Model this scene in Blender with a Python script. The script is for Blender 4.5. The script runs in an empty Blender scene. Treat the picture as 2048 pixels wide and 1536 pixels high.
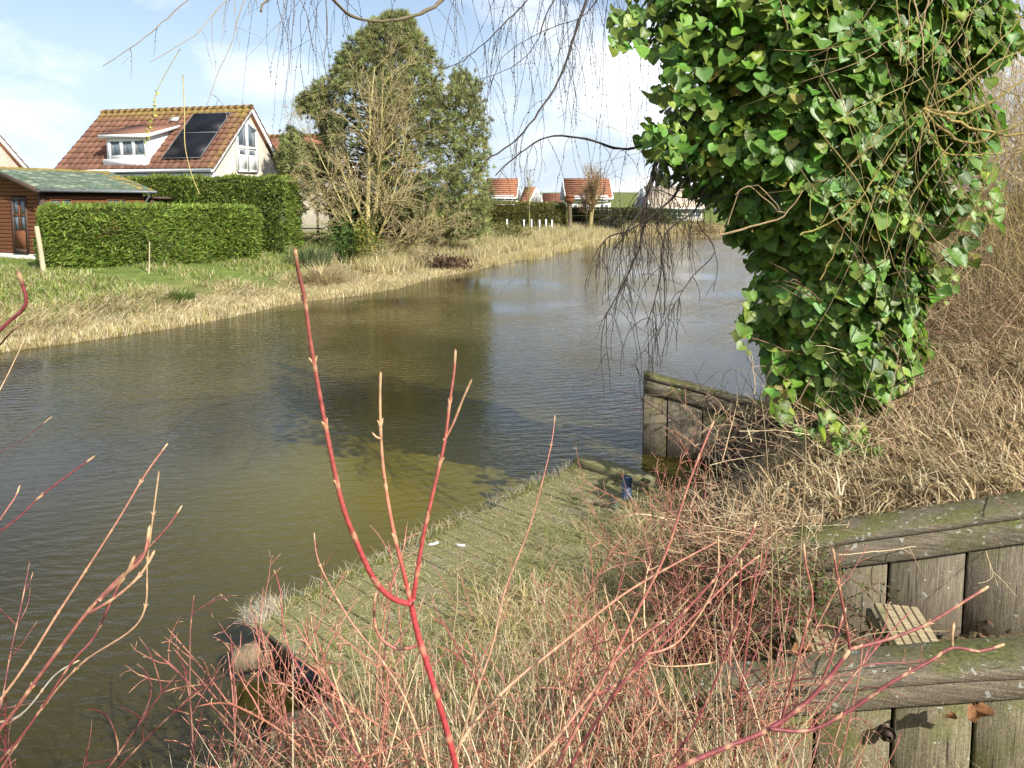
import bpy, bmesh, math, random
import numpy as np
from mathutils import Vector, Matrix

# ------------------------------------------------------------------ camera, world, sun, exposure
R = math.radians
random.seed(7)
rng = np.random.default_rng(11)
scene = bpy.context.scene
COL = scene.collection

CAM_Z = 3.0            # eye height above the water
F = 1400.0             # focal length in pixels of a 2048 px wide frame
PITCH = R(5.0)
HORIZON = 400.0
V0 = HORIZON + F * math.tan(PITCH)

cam_d = bpy.data.cameras.new('camera')
cam = bpy.data.objects.new('camera', cam_d)
COL.objects.link(cam)
cam.location = (0, 0, CAM_Z)
cam.rotation_euler = (R(90) - PITCH, 0, 0)
cam_d.sensor_width = 36.0
cam_d.lens = 36.0 * F / 2048.0
cam_d.shift_y = -(768.0 - V0) / 2048.0
cam_d.clip_start = 0.05
cam_d.clip_end = 9000
scene.camera = cam

SUN_AZ = Vector((0.68, -0.73, 0)).normalized()     # horizontal direction towards the sun
SUN_EL = R(37)
world = bpy.data.worlds.new('World')
scene.world = world
world.use_nodes = True
wn = world.node_tree
for n in list(wn.nodes):
    wn.nodes.remove(n)
w_out = wn.nodes.new('ShaderNodeOutputWorld')
w_bg = wn.nodes.new('ShaderNodeBackground')
w_bg.inputs['Strength'].default_value = 0.090
sky = wn.nodes.new('ShaderNodeTexSky')
sky.sky_type = 'NISHITA'
sky.sun_disc = False
sky.sun_elevation = SUN_EL
sky.sun_rotation = math.atan2(SUN_AZ.x, SUN_AZ.y)
sky.air_density = 1.0
sky.dust_density = 0.3
sky.ozone_density = 1.0
# clouds: fair-weather cloud deck, noise over the direction projected on a flat layer
tc = wn.nodes.new('ShaderNodeTexCoord')
sep = wn.nodes.new('ShaderNodeSeparateXYZ')
wn.links.new(tc.outputs['Generated'], sep.inputs[0])
mp = wn.nodes.new('ShaderNodeMapping')
mp.inputs['Scale'].default_value = (1.0, 1.0, 1.9)
mp.inputs['Location'].default_value = (8.3, 2.2, 0.0)
wn.links.new(tc.outputs['Generated'], mp.inputs[0])
nz = wn.nodes.new('ShaderNodeTexNoise')
nz.inputs['Scale'].default_value = 3.0
nz.inputs['Detail'].default_value = 7
nz.inputs['Roughness'].default_value = 0.55
nz.inputs['Distortion'].default_value = 0.25
wn.links.new(mp.outputs[0], nz.inputs['Vector'])
rp = wn.nodes.new('ShaderNodeValToRGB')
rp.color_ramp.elements[0].position = 0.45
rp.color_ramp.elements[0].color = (0.10, 0.10, 0.10, 1)
rp.color_ramp.elements[1].position = 0.63
rp.color_ramp.elements[1].color = (1, 1, 1, 1)
wn.links.new(nz.outputs['Fac'], rp.inputs[0])
# pale haze low over the horizon, all round
hz = wn.nodes.new('ShaderNodeMapRange'); hz.interpolation_type = 'SMOOTHSTEP'
hz.inputs['From Min'].default_value = 0.0; hz.inputs['From Max'].default_value = 0.34
hz.inputs['To Min'].default_value = 0.88; hz.inputs['To Max'].default_value = 0.0
wn.links.new(sep.outputs['Z'], hz.inputs[0])
mh = wn.nodes.new('ShaderNodeMix'); mh.data_type = 'RGBA'
mh.inputs[7].default_value = (3.9, 4.8, 6.1, 1)
wn.links.new(hz.outputs[0], mh.inputs[0]); wn.links.new(sky.outputs[0], mh.inputs[6])
mx = wn.nodes.new('ShaderNodeMix'); mx.data_type = 'RGBA'
mx.inputs[7].default_value = (8.4, 8.55, 8.8, 1)
wn.links.new(rp.outputs[0], mx.inputs[0])
wn.links.new(mh.outputs[2], mx.inputs[6])
wn.links.new(mx.outputs[2], w_bg.inputs['Color'])
wn.links.new(w_bg.outputs[0], w_out.inputs[0])

sun_d = bpy.data.lights.new('sun', 'SUN')
sun_d.energy = 5.0
sun_d.angle = R(0.5)
sun_d.color = (1.0, 0.95, 0.86)
sun = bpy.data.objects.new('sun', sun_d)
COL.objects.link(sun)
to_sun = Vector((SUN_AZ.x * math.cos(SUN_EL), SUN_AZ.y * math.cos(SUN_EL), math.sin(SUN_EL)))
sun.rotation_euler = to_sun.to_track_quat('Z', 'Y').to_euler()
sun.location = to_sun * 60

scene.view_settings.view_transform = 'Standard'
scene.view_settings.look = 'None'
scene.view_settings.exposure = 0.82
scene.view_settings.gamma = 1.0
scene.view_settings.use_curve_mapping = False
scene.render.engine = 'CYCLES'
scene.cycles.max_bounces = 5
scene.cycles.diffuse_bounces = 2
scene.cycles.use_adaptive_sampling = True
scene.cycles.adaptive_threshold = 0.03
scene.cycles.transparent_max_bounces = 8


# ------------------------------------------------------------------ measuring helpers
CA, SA = math.cos(PITCH), math.sin(PITCH)

def ray(px, py):
    u = (px - 1024.0) / F
    v = (V0 - py) / F
    return np.array([u, CA + v * SA, -SA + v * CA])

def at(px, py, depth):
    """world point seen at a photo pixel, at a given distance along +Y"""
    r = ray(px, py)
    return np.array([0, 0, CAM_Z]) + r * (depth / r[1])

def on(px, py, z):
    """world point seen at a photo pixel, on the level z"""
    r = ray(px, py)
    return np.array([0, 0, CAM_Z]) + r * ((z - CAM_Z) / r[2])

def ss(a, b, x):
    t = np.clip((np.asarray(x, float) - a) / (b - a), 0, 1)
    return t * t * (3 - 2 * t)

def fbm(x, y, seed=0, octaves=3):
    """cheap smooth pseudo noise, about -1..1"""
    s = 0.0; a = 1.0; t = 0.0
    r = np.random.default_rng(seed)
    for o in range(octaves):
        f = 2.0 ** o
        ph = r.uniform(0, 6.28, 6); k = r.uniform(0.6, 1.4, 6)
        s = s + a * (np.sin(x * f * k[0] + y * f * k[1] * 0.7 + ph[0]) * np.sin(y * f * k[2] - x * f * k[3] * 0.5 + ph[1])
                     + 0.5 * np.sin(x * f * 1.7 * k[4] - y * f * 1.3 * k[5] + ph[2]))
        t += a * 1.3; a *= 0.55
    return s / t


# ------------------------------------------------------------------ mesh helpers
class G:
    """collects triangles and quads with a colour per vertex and a material per face"""
    def __init__(self):
        self.V = []; self.C = []; self.T = []; self.Q = []; self.TM = []; self.QM = []; self.n = 0
    def add(self, v, tris=None, quads=None, col=(0.5, 0.5, 0.5), mat=0):
        v = np.asarray(v, float).reshape(-1, 3)
        c = np.asarray(col, float)
        if c.ndim == 1:
            c = np.tile(c, (len(v), 1))
        self.V.append(v); self.C.append(c)
        if tris is not None and len(tris):
            t = np.asarray(tris, int).reshape(-1, 3) + self.n
            self.T.append(t); self.TM.append(np.full(len(t), mat))
        if quads is not None and len(quads):
            q = np.asarray(quads, int).reshape(-1, 4) + self.n
            self.Q.append(q); self.QM.append(np.full(len(q), mat))
        self.n += len(v)
        return self
    def box(self, lo, hi, col=(0.5, 0.5, 0.5), mat=0, M=None):
        x0, y0, z0 = lo; x1, y1, z1 = hi
        v = np.array([[x0, y0, z0], [x1, y0, z0], [x1, y1, z0], [x0, y1, z0], [x0, y0, z1], [x1, y0, z1], [x1, y1, z1], [x0, y1, z1]], float)
        if M is not None:
            v = xf(M, v)
        return self.add(v, quads=[[0, 3, 2, 1], [4, 5, 6, 7], [0, 1, 5, 4], [1, 2, 6, 5], [2, 3, 7, 6], [3, 0, 4, 7]], col=col, mat=mat)
    def prism(self, poly, ext, col=(0.5, 0.5, 0.5), mat=0):
        """polygon (list of 3D points) pushed along the vector ext"""
        p = np.asarray(poly, float); n = len(p)
        v = np.vstack([p, p + np.asarray(ext, float)])
        q = [[i, (i + 1) % n, n + (i + 1) % n, n + i] for i in range(n)]
        t = [[0, i + 1, i] for i in range(1, n - 1)] + [[n, n + i, n + i + 1] for i in range(1, n - 1)]
        return self.add(v, tris=t, quads=q, col=col, mat=mat)
    def tube(self, path, rad, sides=5, col=(0.5, 0.5, 0.5), mat=0, cap=True):
        p = np.asarray(path, float); n = len(p)
        r = np.broadcast_to(np.asarray(rad, float), (n,))
        t = np.gradient(p, axis=0)
        t /= np.linalg.norm(t, axis=1)[:, None] + 1e-12
        ref = np.array([0.31, 0.17, 0.93]) if abs(t[0][2]) < 0.8 else np.array([0.95, 0.2, 0.1])
        a = np.cross(t, ref); a /= np.linalg.norm(a, axis=1)[:, None] + 1e-12
        b = np.cross(t, a)
        ang = np.arange(sides) * 2 * math.pi / sides
        v = p[:, None, :] + r[:, None, None] * (np.cos(ang)[None, :, None] * a[:, None, :] + np.sin(ang)[None, :, None] * b[:, None, :])
        i = np.arange(n - 1)[:, None]; j = np.arange(sides)[None, :]; k = (j + 1) % sides
        q = np.stack([i * sides + j, i * sides + k, (i + 1) * sides + k, (i + 1) * sides + j], -1).reshape(-1, 4)
        c = np.asarray(col, float)
        if c.ndim == 2:
            c = np.repeat(c, sides, axis=0)
        tr = []
        if cap and sides >= 4:
            tr = [[0, x, x + 1] for x in range(1, sides - 1)] + [[(n - 1) * sides, (n - 1) * sides + x + 1, (n - 1) * sides + x] for x in range(1, sides - 1)]
        return self.add(v.reshape(-1, 3), quads=q, tris=tr, col=c, mat=mat)
    def mesh(self, name, mats, smooth=False):
        me = bpy.data.meshes.new(name)
        V = np.vstack(self.V); C = np.vstack(self.C)
        T = np.vstack(self.T) if self.T else np.zeros((0, 3), int)
        Q = np.vstack(self.Q) if self.Q else np.zeros((0, 4), int)
        TM = np.concatenate(self.TM) if self.TM else np.zeros(0, int)
        QM = np.concatenate(self.QM) if self.QM else np.zeros(0, int)
        me.vertices.add(len(V)); me.vertices.foreach_set('co', V.ravel().astype(np.float32))
        nl = len(T) * 3 + len(Q) * 4
        me.loops.add(nl)
        me.loops.foreach_set('vertex_index', np.concatenate([T.ravel(), Q.ravel()]).astype(np.int32))
        me.polygons.add(len(T) + len(Q))
        st = np.concatenate([np.arange(len(T)) * 3, len(T) * 3 + np.arange(len(Q)) * 4])
        me.polygons.foreach_set('loop_start', st.astype(np.int32))
        me.polygons.foreach_set('material_index', np.concatenate([TM, QM]).astype(np.int32))
        if smooth:
            me.polygons.foreach_set('use_smooth', np.ones(len(T) + len(Q), bool))
        ca = me.color_attributes.new('Col', 'FLOAT_COLOR', 'POINT')
        ca.data.foreach_set('color', np.hstack([C, np.ones((len(C), 1))]).ravel().astype(np.float32))
        for m in (mats if isinstance(mats, (list, tuple)) else [mats]):
            me.materials.append(m)
        me.update(calc_edges=True)
        me.validate()
        return me
    def build(self, name, mats, parent=None, smooth=False, kind=None, origin=None):
        if origin is not None:
            self.V = [v - np.asarray(origin, float) for v in self.V]
        o = link(name, self.mesh(name, mats, smooth), parent)
        if origin is not None:
            o.location = Vector(origin)
        if kind:
            o['kind'] = kind
        return o

def xf(M, v):
    A = np.array(M)
    return np.asarray(v) @ A[:3, :3].T + A[:3, 3]

def link(name, data, parent=None):
    o = bpy.data.objects.new(name, data)
    COL.objects.link(o)
    if parent is not None:
        o.parent = parent
    return o

def tag(o, label, cat, group=None, kind=None):
    o['label'] = label
    if cat: o['category'] = cat
    if group: o['group'] = group
    if kind: o['kind'] = kind
    return o

def thing(name, label, cat, loc=(0, 0, 0), rz=0.0, group=None):
    o = link(name, None)
    o.location = Vector(loc); o.rotation_euler = (0, 0, rz)
    o.empty_display_size = 0.2
    return tag(o, label, cat, group)

def bevel_box(name, sx, sy, sz, mats, bev=0.006, seg=1, jitter=0.0, cuts=0):
    """bevelled box centred at the origin, returned as mesh data"""
    bm = bmesh.new()
    bmesh.ops.create_cube(bm, size=1.0)
    bmesh.ops.scale(bm, vec=(sx, sy, sz), verts=bm.verts)
    bmesh.ops.bevel(bm, geom=list(bm.edges), offset=bev, segments=seg, affect='EDGES', profile=0.6)
    if cuts:
        long_edges = [e for e in bm.edges if e.calc_length() > max(sx, sy, sz) * 0.7]
        bmesh.ops.subdivide_edges(bm, edges=long_edges, cuts=cuts)
    if jitter:
        for v in bm.verts:
            v.co += Vector((random.uniform(-1, 1), random.uniform(-1, 1), random.uniform(-1, 1))) * jitter
    me = bpy.data.meshes.new(name)
    bm.to_mesh(me); bm.free()
    for m in (mats if isinstance(mats, (list, tuple)) else [mats]):
        me.materials.append(m)
    return me


# ------------------------------------------------------------------ materials
MATS = {}

def new_mat(name):
    m = bpy.data.materials.new(name); m.use_nodes = True
    nt = m.node_tree
    b = nt.nodes['Principled BSDF']
    MATS[name] = m
    return m, nt, b

def mat(name, col=None, rough=0.8, spec=0.3, scale=8.0, amt=0.25, bump=0.0, bscale=30.0, attr=False, stretch=(1, 1, 1),
        metallic=0.0, trans=0.0, per_object=0.0):
    """base colour (or the colour attribute) varied by noise, with fine relief"""
    m, nt, b = new_mat(name)
    N, L = nt.nodes.new, nt.links.new
    t = N('ShaderNodeTexCoord'); mpn = N('ShaderNodeMapping')
    mpn.inputs['Scale'].default_value = stretch
    L(t.outputs['Object'], mpn.inputs[0])
    no = N('ShaderNodeTexNoise'); no.inputs['Scale'].default_value = scale; no.inputs['Detail'].default_value = 5
    L(mpn.outputs[0], no.inputs['Vector'])
    mr = N('ShaderNodeMapRange')
    mr.inputs['From Min'].default_value = 0.3; mr.inputs['From Max'].default_value = 0.7
    mr.inputs['To Min'].default_value = 1 - amt; mr.inputs['To Max'].default_value = 1 + amt
    L(no.outputs['Fac'], mr.inputs[0])
    mul = N('ShaderNodeVectorMath'); mul.operation = 'SCALE'
    if attr:
        a = N('ShaderNodeAttribute'); a.attribute_name = 'Col'
        L(a.outputs['Color'], mul.inputs[0])
    else:
        mul.inputs[0].default_value = col
    L(mr.outputs[0], mul.inputs['Scale'])
    last = mul.outputs[0]
    if per_object:
        oi = N('ShaderNodeObjectInfo'); mr2 = N('ShaderNodeMapRange')
        mr2.inputs['To Min'].default_value = 1 - per_object; mr2.inputs['To Max'].default_value = 1 + per_object
        L(oi.outputs['Random'], mr2.inputs[0])
        m2 = N('ShaderNodeVectorMath'); m2.operation = 'SCALE'
        L(last, m2.inputs[0]); L(mr2.outputs[0], m2.inputs['Scale']); last = m2.outputs[0]
    L(last, b.inputs['Base Color'])
    b.inputs['Roughness'].default_value = rough
    b.inputs['Specular IOR Level'].default_value = spec
    b.inputs['Metallic'].default_value = metallic
    if bump:
        n2 = N('ShaderNodeTexNoise'); n2.inputs['Scale'].default_value = bscale; n2.inputs['Detail'].default_value = 4
        L(mpn.outputs[0], n2.inputs['Vector'])
        bp = N('ShaderNodeBump'); bp.inputs['Strength'].default_value = bump; bp.inputs['Distance'].default_value = 0.02
        L(n2.outputs['Fac'], bp.inputs['Height']); L(bp.outputs[0], b.inputs['Normal'])
    if trans:
        out = nt.nodes['Material Output']
        tr = N('ShaderNodeBsdfTranslucent'); ms = N('ShaderNodeMixShader'); ms.inputs[0].default_value = trans
        L(last, tr.inputs['Color'])
        L(b.outputs[0], ms.inputs[1]); L(tr.outputs[0], ms.inputs[2]); L(ms.outputs[0], out.inputs[0])
    return m

def wood_mat(name, base, moss, grain='X', moss_amt=0.5, lichen=0.5):
    """weathered boards: grain, algae in patches, moss on top faces, pale lichen spots; every board differs"""
    m, nt, b = new_mat(name)
    N, L = nt.nodes.new, nt.links.new
    t = N('ShaderNodeTexCoord'); oi = N('ShaderNodeObjectInfo')
    off = N('ShaderNodeVectorMath'); off.operation = 'SCALE'; off.inputs[0].default_value = (37.0, 19.0, 53.0)
    L(oi.outputs['Random'], off.inputs['Scale'])
    ad = N('ShaderNodeVectorMath'); ad.operation = 'ADD'
    L(t.outputs['Object'], ad.inputs[0]); L(off.outputs[0], ad.inputs[1])
    mpn = N('ShaderNodeMapping')
    mpn.inputs['Scale'].default_value = {'X': (7, 120, 120), 'Z': (120, 120, 7), 'Y': (120, 7, 120)}[grain]
    L(ad.outputs[0], mpn.inputs[0])
    g1 = N('ShaderNodeTexNoise'); g1.inputs['Scale'].default_value = 1.0; g1.inputs['Detail'].default_value = 8; g1.inputs['Roughness'].default_value = 0.7; g1.inputs['Distortion'].default_value = 0.1
    L(mpn.outputs[0], g1.inputs['Vector'])
    r1 = N('ShaderNodeValToRGB')
    r1.color_ramp.elements[0].position = 0.3; r1.color_ramp.elements[0].color = (*[c * 0.42 for c in base], 1)
    r1.color_ramp.elements[1].position = 0.72; r1.color_ramp.elements[1].color = (*[min(1, c * 1.45) for c in base], 1)
    L(g1.outputs['Fac'], r1.inputs[0])
    mpc = N('ShaderNodeMapping'); mpc.inputs['Scale'].default_value = {'X': (2.2, 70, 70), 'Z': (70, 70, 2.2), 'Y': (70, 2.2, 70)}[grain]
    L(ad.outputs[0], mpc.inputs[0])
    gc_ = N('ShaderNodeTexNoise'); gc_.inputs['Scale'].default_value = 1.0; gc_.inputs['Detail'].default_value = 3; L(mpc.outputs[0], gc_.inputs['Vector'])
    cr = N('ShaderNodeMapRange'); cr.inputs['From Min'].default_value = 0.30; cr.inputs['From Max'].default_value = 0.36; cr.inputs['To Min'].default_value = 0.25; cr.inputs['To Max'].default_value = 1.0
    L(gc_.outputs['Fac'], cr.inputs[0])
    spk = N('ShaderNodeTexNoise'); spk.inputs['Scale'].default_value = 190; spk.inputs['Detail'].default_value = 2; L(ad.outputs[0], spk.inputs['Vector'])
    spr = N('ShaderNodeMapRange'); spr.inputs['From Min'].default_value = 0.3; spr.inputs['From Max'].default_value = 0.7; spr.inputs['To Min'].default_value = 0.55; spr.inputs['To Max'].default_value = 1.45
    L(spk.outputs['Fac'], spr.inputs[0])
    crm = N('ShaderNodeMath'); crm.operation = 'MULTIPLY'; L(cr.outputs[0], crm.inputs[0]); L(spr.outputs[0], crm.inputs[1])
    crv = N('ShaderNodeVectorMath'); crv.operation = 'SCALE'; L(r1.outputs[0], crv.inputs[0]); L(crm.outputs[0], crv.inputs['Scale'])
    g2 = N('ShaderNodeTexNoise'); g2.inputs['Scale'].default_value = 3.2; g2.inputs['Detail'].default_value = 7; g2.inputs['Roughness'].default_value = 0.65
    L(ad.outputs[0], g2.inputs['Vector'])
    geo = N('ShaderNodeNewGeometry'); sp = N('ShaderNodeSeparateXYZ')
    L(geo.outputs['Normal'], sp.inputs[0])
    up = N('ShaderNodeMath'); up.operation = 'MULTIPLY_ADD'; up.inputs[1].default_value = 0.14; up.inputs[2].default_value = 0.0
    L(sp.outputs['Z'], up.inputs[0])
    sm = N('ShaderNodeMath'); sm.operation = 'ADD'
    L(g2.outputs['Fac'], sm.inputs[0]); L(up.outputs[0], sm.inputs[1])
    mm = N('ShaderNodeMapRange')
    mm.inputs['From Min'].default_value = 0.66 - 0.22 * moss_amt; mm.inputs['From Max'].default_value = 0.82 - 0.22 * moss_amt
    mm.inputs['To Min'].default_value = 0.0; mm.inputs['To Max'].default_value = 0.85
    L(sm.outputs[0], mm.inputs[0])
    mx1 = N('ShaderNodeMix'); mx1.data_type = 'RGBA'
    mossn = N('ShaderNodeTexNoise'); mossn.inputs['Scale'].default_value = 60
    L(ad.outputs[0], mossn.inputs['Vector'])
    rm = N('ShaderNodeValToRGB')
    rm.color_ramp.elements[0].position = 0.3; rm.color_ramp.elements[0].color = (*[c * 0.55 for c in moss], 1)
    rm.color_ramp.elements[1].position = 0.7; rm.color_ramp.elements[1].color = (*[c * 1.5 for c in moss], 1)
    L(mossn.outputs['Fac'], rm.inputs[0])
    L(mm.outputs[0], mx1.inputs[0]); L(crv.outputs[0], mx1.inputs[6]); L(rm.outputs[0], mx1.inputs[7])
    # lichen: irregular pale spots of several sizes
    vo = N('ShaderNodeTexVoronoi'); vo.inputs['Scale'].default_value = 24
    dn = N('ShaderNodeTexNoise'); dn.inputs['Scale'].default_value = 40; dn.inputs['Detail'].default_value = 3
    L(ad.outputs[0], dn.inputs['Vector'])
    dm = N('ShaderNodeVectorMath'); dm.operation = 'MULTIPLY_ADD'; dm.inputs[1].default_value = (0.06, 0.06, 0.06)
    L(dn.outputs['Color'], dm.inputs[0]); L(ad.outputs[0], dm.inputs[2]); L(dm.outputs[0], vo.inputs['Vector'])
    lw = N('ShaderNodeSeparateColor'); L(vo.outputs['Color'], lw.inputs[0])
    th = N('ShaderNodeMath'); th.operation = 'MULTIPLY_ADD'; th.inputs[1].default_value = 0.5; th.inputs[2].default_value = -0.5 + 0.28 * lichen
    L(lw.outputs[0], th.inputs[0])
    lt = N('ShaderNodeMath'); lt.operation = 'LESS_THAN'
    L(vo.outputs['Distance'], lt.inputs[0]); L(th.outputs[0], lt.inputs[1])
    lf = N('ShaderNodeMath'); lf.operation = 'MULTIPLY'; lf.inputs[1].default_value = 0.7
    L(lt.outputs[0], lf.inputs[0])
    mx2 = N('ShaderNodeMix'); mx2.data_type = 'RGBA'
    mx2.inputs[7].default_value = (0.42, 0.44, 0.38, 1)
    L(lf.outputs[0], mx2.inputs[0]); L(mx1.outputs[2], mx2.inputs[6])
    L(mx2.outputs[2], b.inputs['Base Color'])
    b.inputs['Roughness'].default_value = 0.92
    b.inputs['Specular IOR Level'].default_value = 0.2
    bp = N('ShaderNodeBump'); bp.inputs['Strength'].default_value = 0.7; bp.inputs['Distance'].default_value = 0.006
    L(g1.outputs['Fac'], bp.inputs['Height']); L(bp.outputs[0], b.inputs['Normal'])
    return m

M_GRASS = mat('grass blades', attr=True, rough=0.75, spec=0.2, scale=1.5, amt=0.2, trans=0.35)
M_LEAF = mat('hedge leaves', attr=True, rough=0.6, spec=0.3, scale=2.0, amt=0.25, trans=0.35)
M_TWIG = mat('twig bark', attr=True, rough=0.75, spec=0.25, scale=60, amt=0.2)
M_DOG = mat('dogwood bark', attr=True, rough=0.5, spec=0.4, scale=90, amt=0.32, bump=0.15, bscale=300)
M_IVY = mat('ivy leaf', (0.125, 0.250, 0.038), rough=0.40, spec=0.42, scale=14, amt=0.4, trans=0.38, per_object=0.35)
M_IVYS = mat('ivy leaves', attr=True, rough=0.45, spec=0.42, scale=10, amt=0.3, trans=0.38)
M_BARK = mat('rough bark', (0.12, 0.095, 0.065), rough=0.95, scale=9, amt=0.5, bump=1.0, bscale=22, stretch=(1, 1, 0.25))
M_WOODV = wood_mat('weathered board upright', (0.185, 0.155, 0.112), (0.120, 0.120, 0.040), 'Z', 0.45, 0.8)
M_WOODA = wood_mat('algae covered board upright', (0.19, 0.165, 0.105), (0.115, 0.115, 0.038), 'Z', 0.70, 0.8)
M_WOODH = wood_mat('weathered board level', (0.185, 0.155, 0.110), (0.115, 0.120, 0.035), 'X', 0.62, 1.15)
M_DECK = wood_mat('mossy deck board', (0.21, 0.19, 0.13), (0.145, 0.142, 0.052), 'X', 0.98, 0.45)
M_TREAD = wood_mat('pale step board', (0.36, 0.29, 0.175), (0.12, 0.12, 0.05), 'X', 0.05, 0.0)
M_LOG = mat('log end', (0.16, 0.12, 0.075), rough=0.95, scale=10, amt=0.5, bump=0.8, bscale=40, stretch=(1, 1, 0.2))
M_METAL = mat('rusty bolt', (0.08, 0.055, 0.045), rough=0.6, metallic=0.6)
M_WHITE = mat('white paint', (0.78, 0.78, 0.77), rough=0.4, spec=0.4, amt=0.04)
M_DARKGAP = mat('plank gap shade', (0.02, 0.018, 0.015), rough=0.9)  # near-black stand-in for the shade in the gaps between planks
M_BLUE = mat('blue plastic', (0.022, 0.060, 0.120), rough=0.5, spec=0.5, amt=0.2)
M_GREENP = mat('green plastic', (0.03, 0.09, 0.06), rough=0.5, spec=0.5, amt=0.2)
M_TARP = mat('grey blue tarpaulin', (0.20, 0.24, 0.24), rough=0.6, amt=0.4, scale=12)
M_DEAD = mat('dead leaf', (0.24, 0.115, 0.05), rough=0.8, amt=0.3, scale=40, trans=0.2)

# glass
m, nt, b = new_mat('window glass')
b.inputs['Base Color'].default_value = (0.10, 0.13, 0.16, 1); b.inputs['Roughness'].default_value = 0.06
b.inputs['Specular IOR Level'].default_value = 0.8
M_GLASS = m
m, nt, b = new_mat('solar cell')
b.inputs['Base Color'].default_value = (0.008, 0.009, 0.013, 1); b.inputs['Roughness'].default_value = 0.45; b.inputs['Specular IOR Level'].default_value = 0.12
M_SOLAR = m

# roof tile: fired clay, yellow lichen thick towards the ridge and the verge
def tile_mat():
    m, nt, b = new_mat('clay roof tile')
    N, L = nt.nodes.new, nt.links.new
    oi = N('ShaderNodeObjectInfo')
    r = N('ShaderNodeValToRGB')
    r.color_ramp.elements[0].color = (0.130, 0.062, 0.042, 1); r.color_ramp.elements[1].color = (0.205, 0.102, 0.068, 1)
    L(oi.outputs['Random'], r.inputs[0])
    t = N('ShaderNodeTexCoord')
    off = N('ShaderNodeVectorMath'); off.operation = 'SCALE'; off.inputs[0].default_value = (37.0, 19.0, 53.0); L(oi.outputs['Random'], off.inputs['Scale'])
    ad = N('ShaderNodeVectorMath'); ad.operation = 'ADD'; L(t.outputs['Object'], ad.inputs[0]); L(off.outputs[0], ad.inputs[1])
    no = N('ShaderNodeTexNoise'); no.inputs['Scale'].default_value = 7; no.inputs['Detail'].default_value = 6; no.inputs['Roughness'].default_value = 0.7
    L(ad.outputs[0], no.inputs['Vector'])
    at_ = N('ShaderNodeSeparateColor'); L(oi.outputs['Color'], at_.inputs[0])     # red channel of the object colour: how much lichen grows here
    sm = N('ShaderNodeMath'); sm.operation = 'MULTIPLY_ADD'; sm.inputs[1].default_value = 0.34
    L(at_.outputs[0], sm.inputs[0]); L(no.outputs['Fac'], sm.inputs[2])
    mr = N('ShaderNodeMapRange'); mr.inputs['From Min'].default_value = 0.62; mr.inputs['From Max'].default_value = 0.80
    L(sm.outputs[0], mr.inputs[0])
    mx = N('ShaderNodeMix'); mx.data_type = 'RGBA'; mx.inputs[7].default_value = (0.235, 0.165, 0.050, 1)
    L(mr.outputs[0], mx.inputs[0]); L(r.outputs[0], mx.inputs[6])
    L(mx.outputs[2], b.inputs['Base Color'])
    b.inputs['Roughness'].default_value = 0.85; b.inputs['Specular IOR Level'].default_value = 0.25
    return m
M_TILE = tile_mat()
M_ROOF = mat('far clay roof', (0.30, 0.13, 0.075), rough=0.9, scale=3, amt=0.25)
M_ROOFB = mat('far brown roof', (0.20, 0.085, 0.055), rough=0.9, scale=3, amt=0.25)
M_ROOFU = mat('roof underlay', (0.13, 0.06, 0.035), rough=0.95)

def brick_mat(name, c1, c2, mortar):
    m, nt, b = new_mat(name)
    N, L = nt.nodes.new, nt.links.new
    t = N('ShaderNodeTexCoord'); sp = N('ShaderNodeSeparateXYZ'); L(t.outputs['Object'], sp.inputs[0])
    s = N('ShaderNodeMath'); s.operation = 'ADD'; L(sp.outputs['X'], s.inputs[0]); L(sp.outputs['Y'], s.inputs[1])
    c = N('ShaderNodeCombineXYZ'); L(s.outputs[0], c.inputs[0]); L(sp.outputs['Z'], c.inputs[1])
    br = N('ShaderNodeTexBrick'); br.inputs['Scale'].default_value = 1.0
    br.inputs['Brick Width'].default_value = 0.22; br.inputs['Row Height'].default_value = 0.07; br.inputs['Mortar Size'].default_value = 0.006
    br.inputs['Color1'].default_value = (*c1, 1); br.inputs['Color2'].default_value = (*c2, 1); br.inputs['Mortar'].default_value = (*mortar, 1)
    L(c.outputs[0], br.inputs['Vector'])
    no = N('ShaderNodeTexNoise'); no.inputs['Scale'].default_value = 1.3; no.inputs['Detail'].default_value = 6; L(t.outputs['Object'], no.inputs['Vector'])
    mr = N('ShaderNodeMapRange'); mr.inputs['To Min'].default_value = 0.7; mr.inputs['To Max'].default_value = 1.25; L(no.outputs['Fac'], mr.inputs[0])
    mu = N('ShaderNodeVectorMath'); mu.operation = 'SCALE'; L(br.outputs['Color'], mu.inputs[0]); L(mr.outputs[0], mu.inputs['Scale'])
    L(mu.outputs[0], b.inputs['Base Color']); b.inputs['Roughness'].default_value = 0.92
    return m
M_BRICK = brick_mat('pale brick', (0.50, 0.45, 0.36), (0.40, 0.36, 0.29), (0.46, 0.43, 0.37))
M_FARWALL = mat('far cream wall', (0.60, 0.55, 0.45), rough=0.9, amt=0.12)
M_CABIN = wood_mat('stained cabin board', (0.175, 0.070, 0.032), (0.16, 0.06, 0.03), 'X', 0.1, 0.0)
M_CABIND = mat('dark brown paint', (0.065, 0.038, 0.028), rough=0.6, amt=0.15)
M_GUTTER = mat('grey gutter', (0.14, 0.15, 0.16), rough=0.4)
M_SHINGLE = mat('green roofing shingle', attr=True, rough=0.9, scale=6, amt=0.25)
M_CONC = mat('concrete', (0.42, 0.41, 0.38), rough=0.9, scale=6, amt=0.15)


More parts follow.
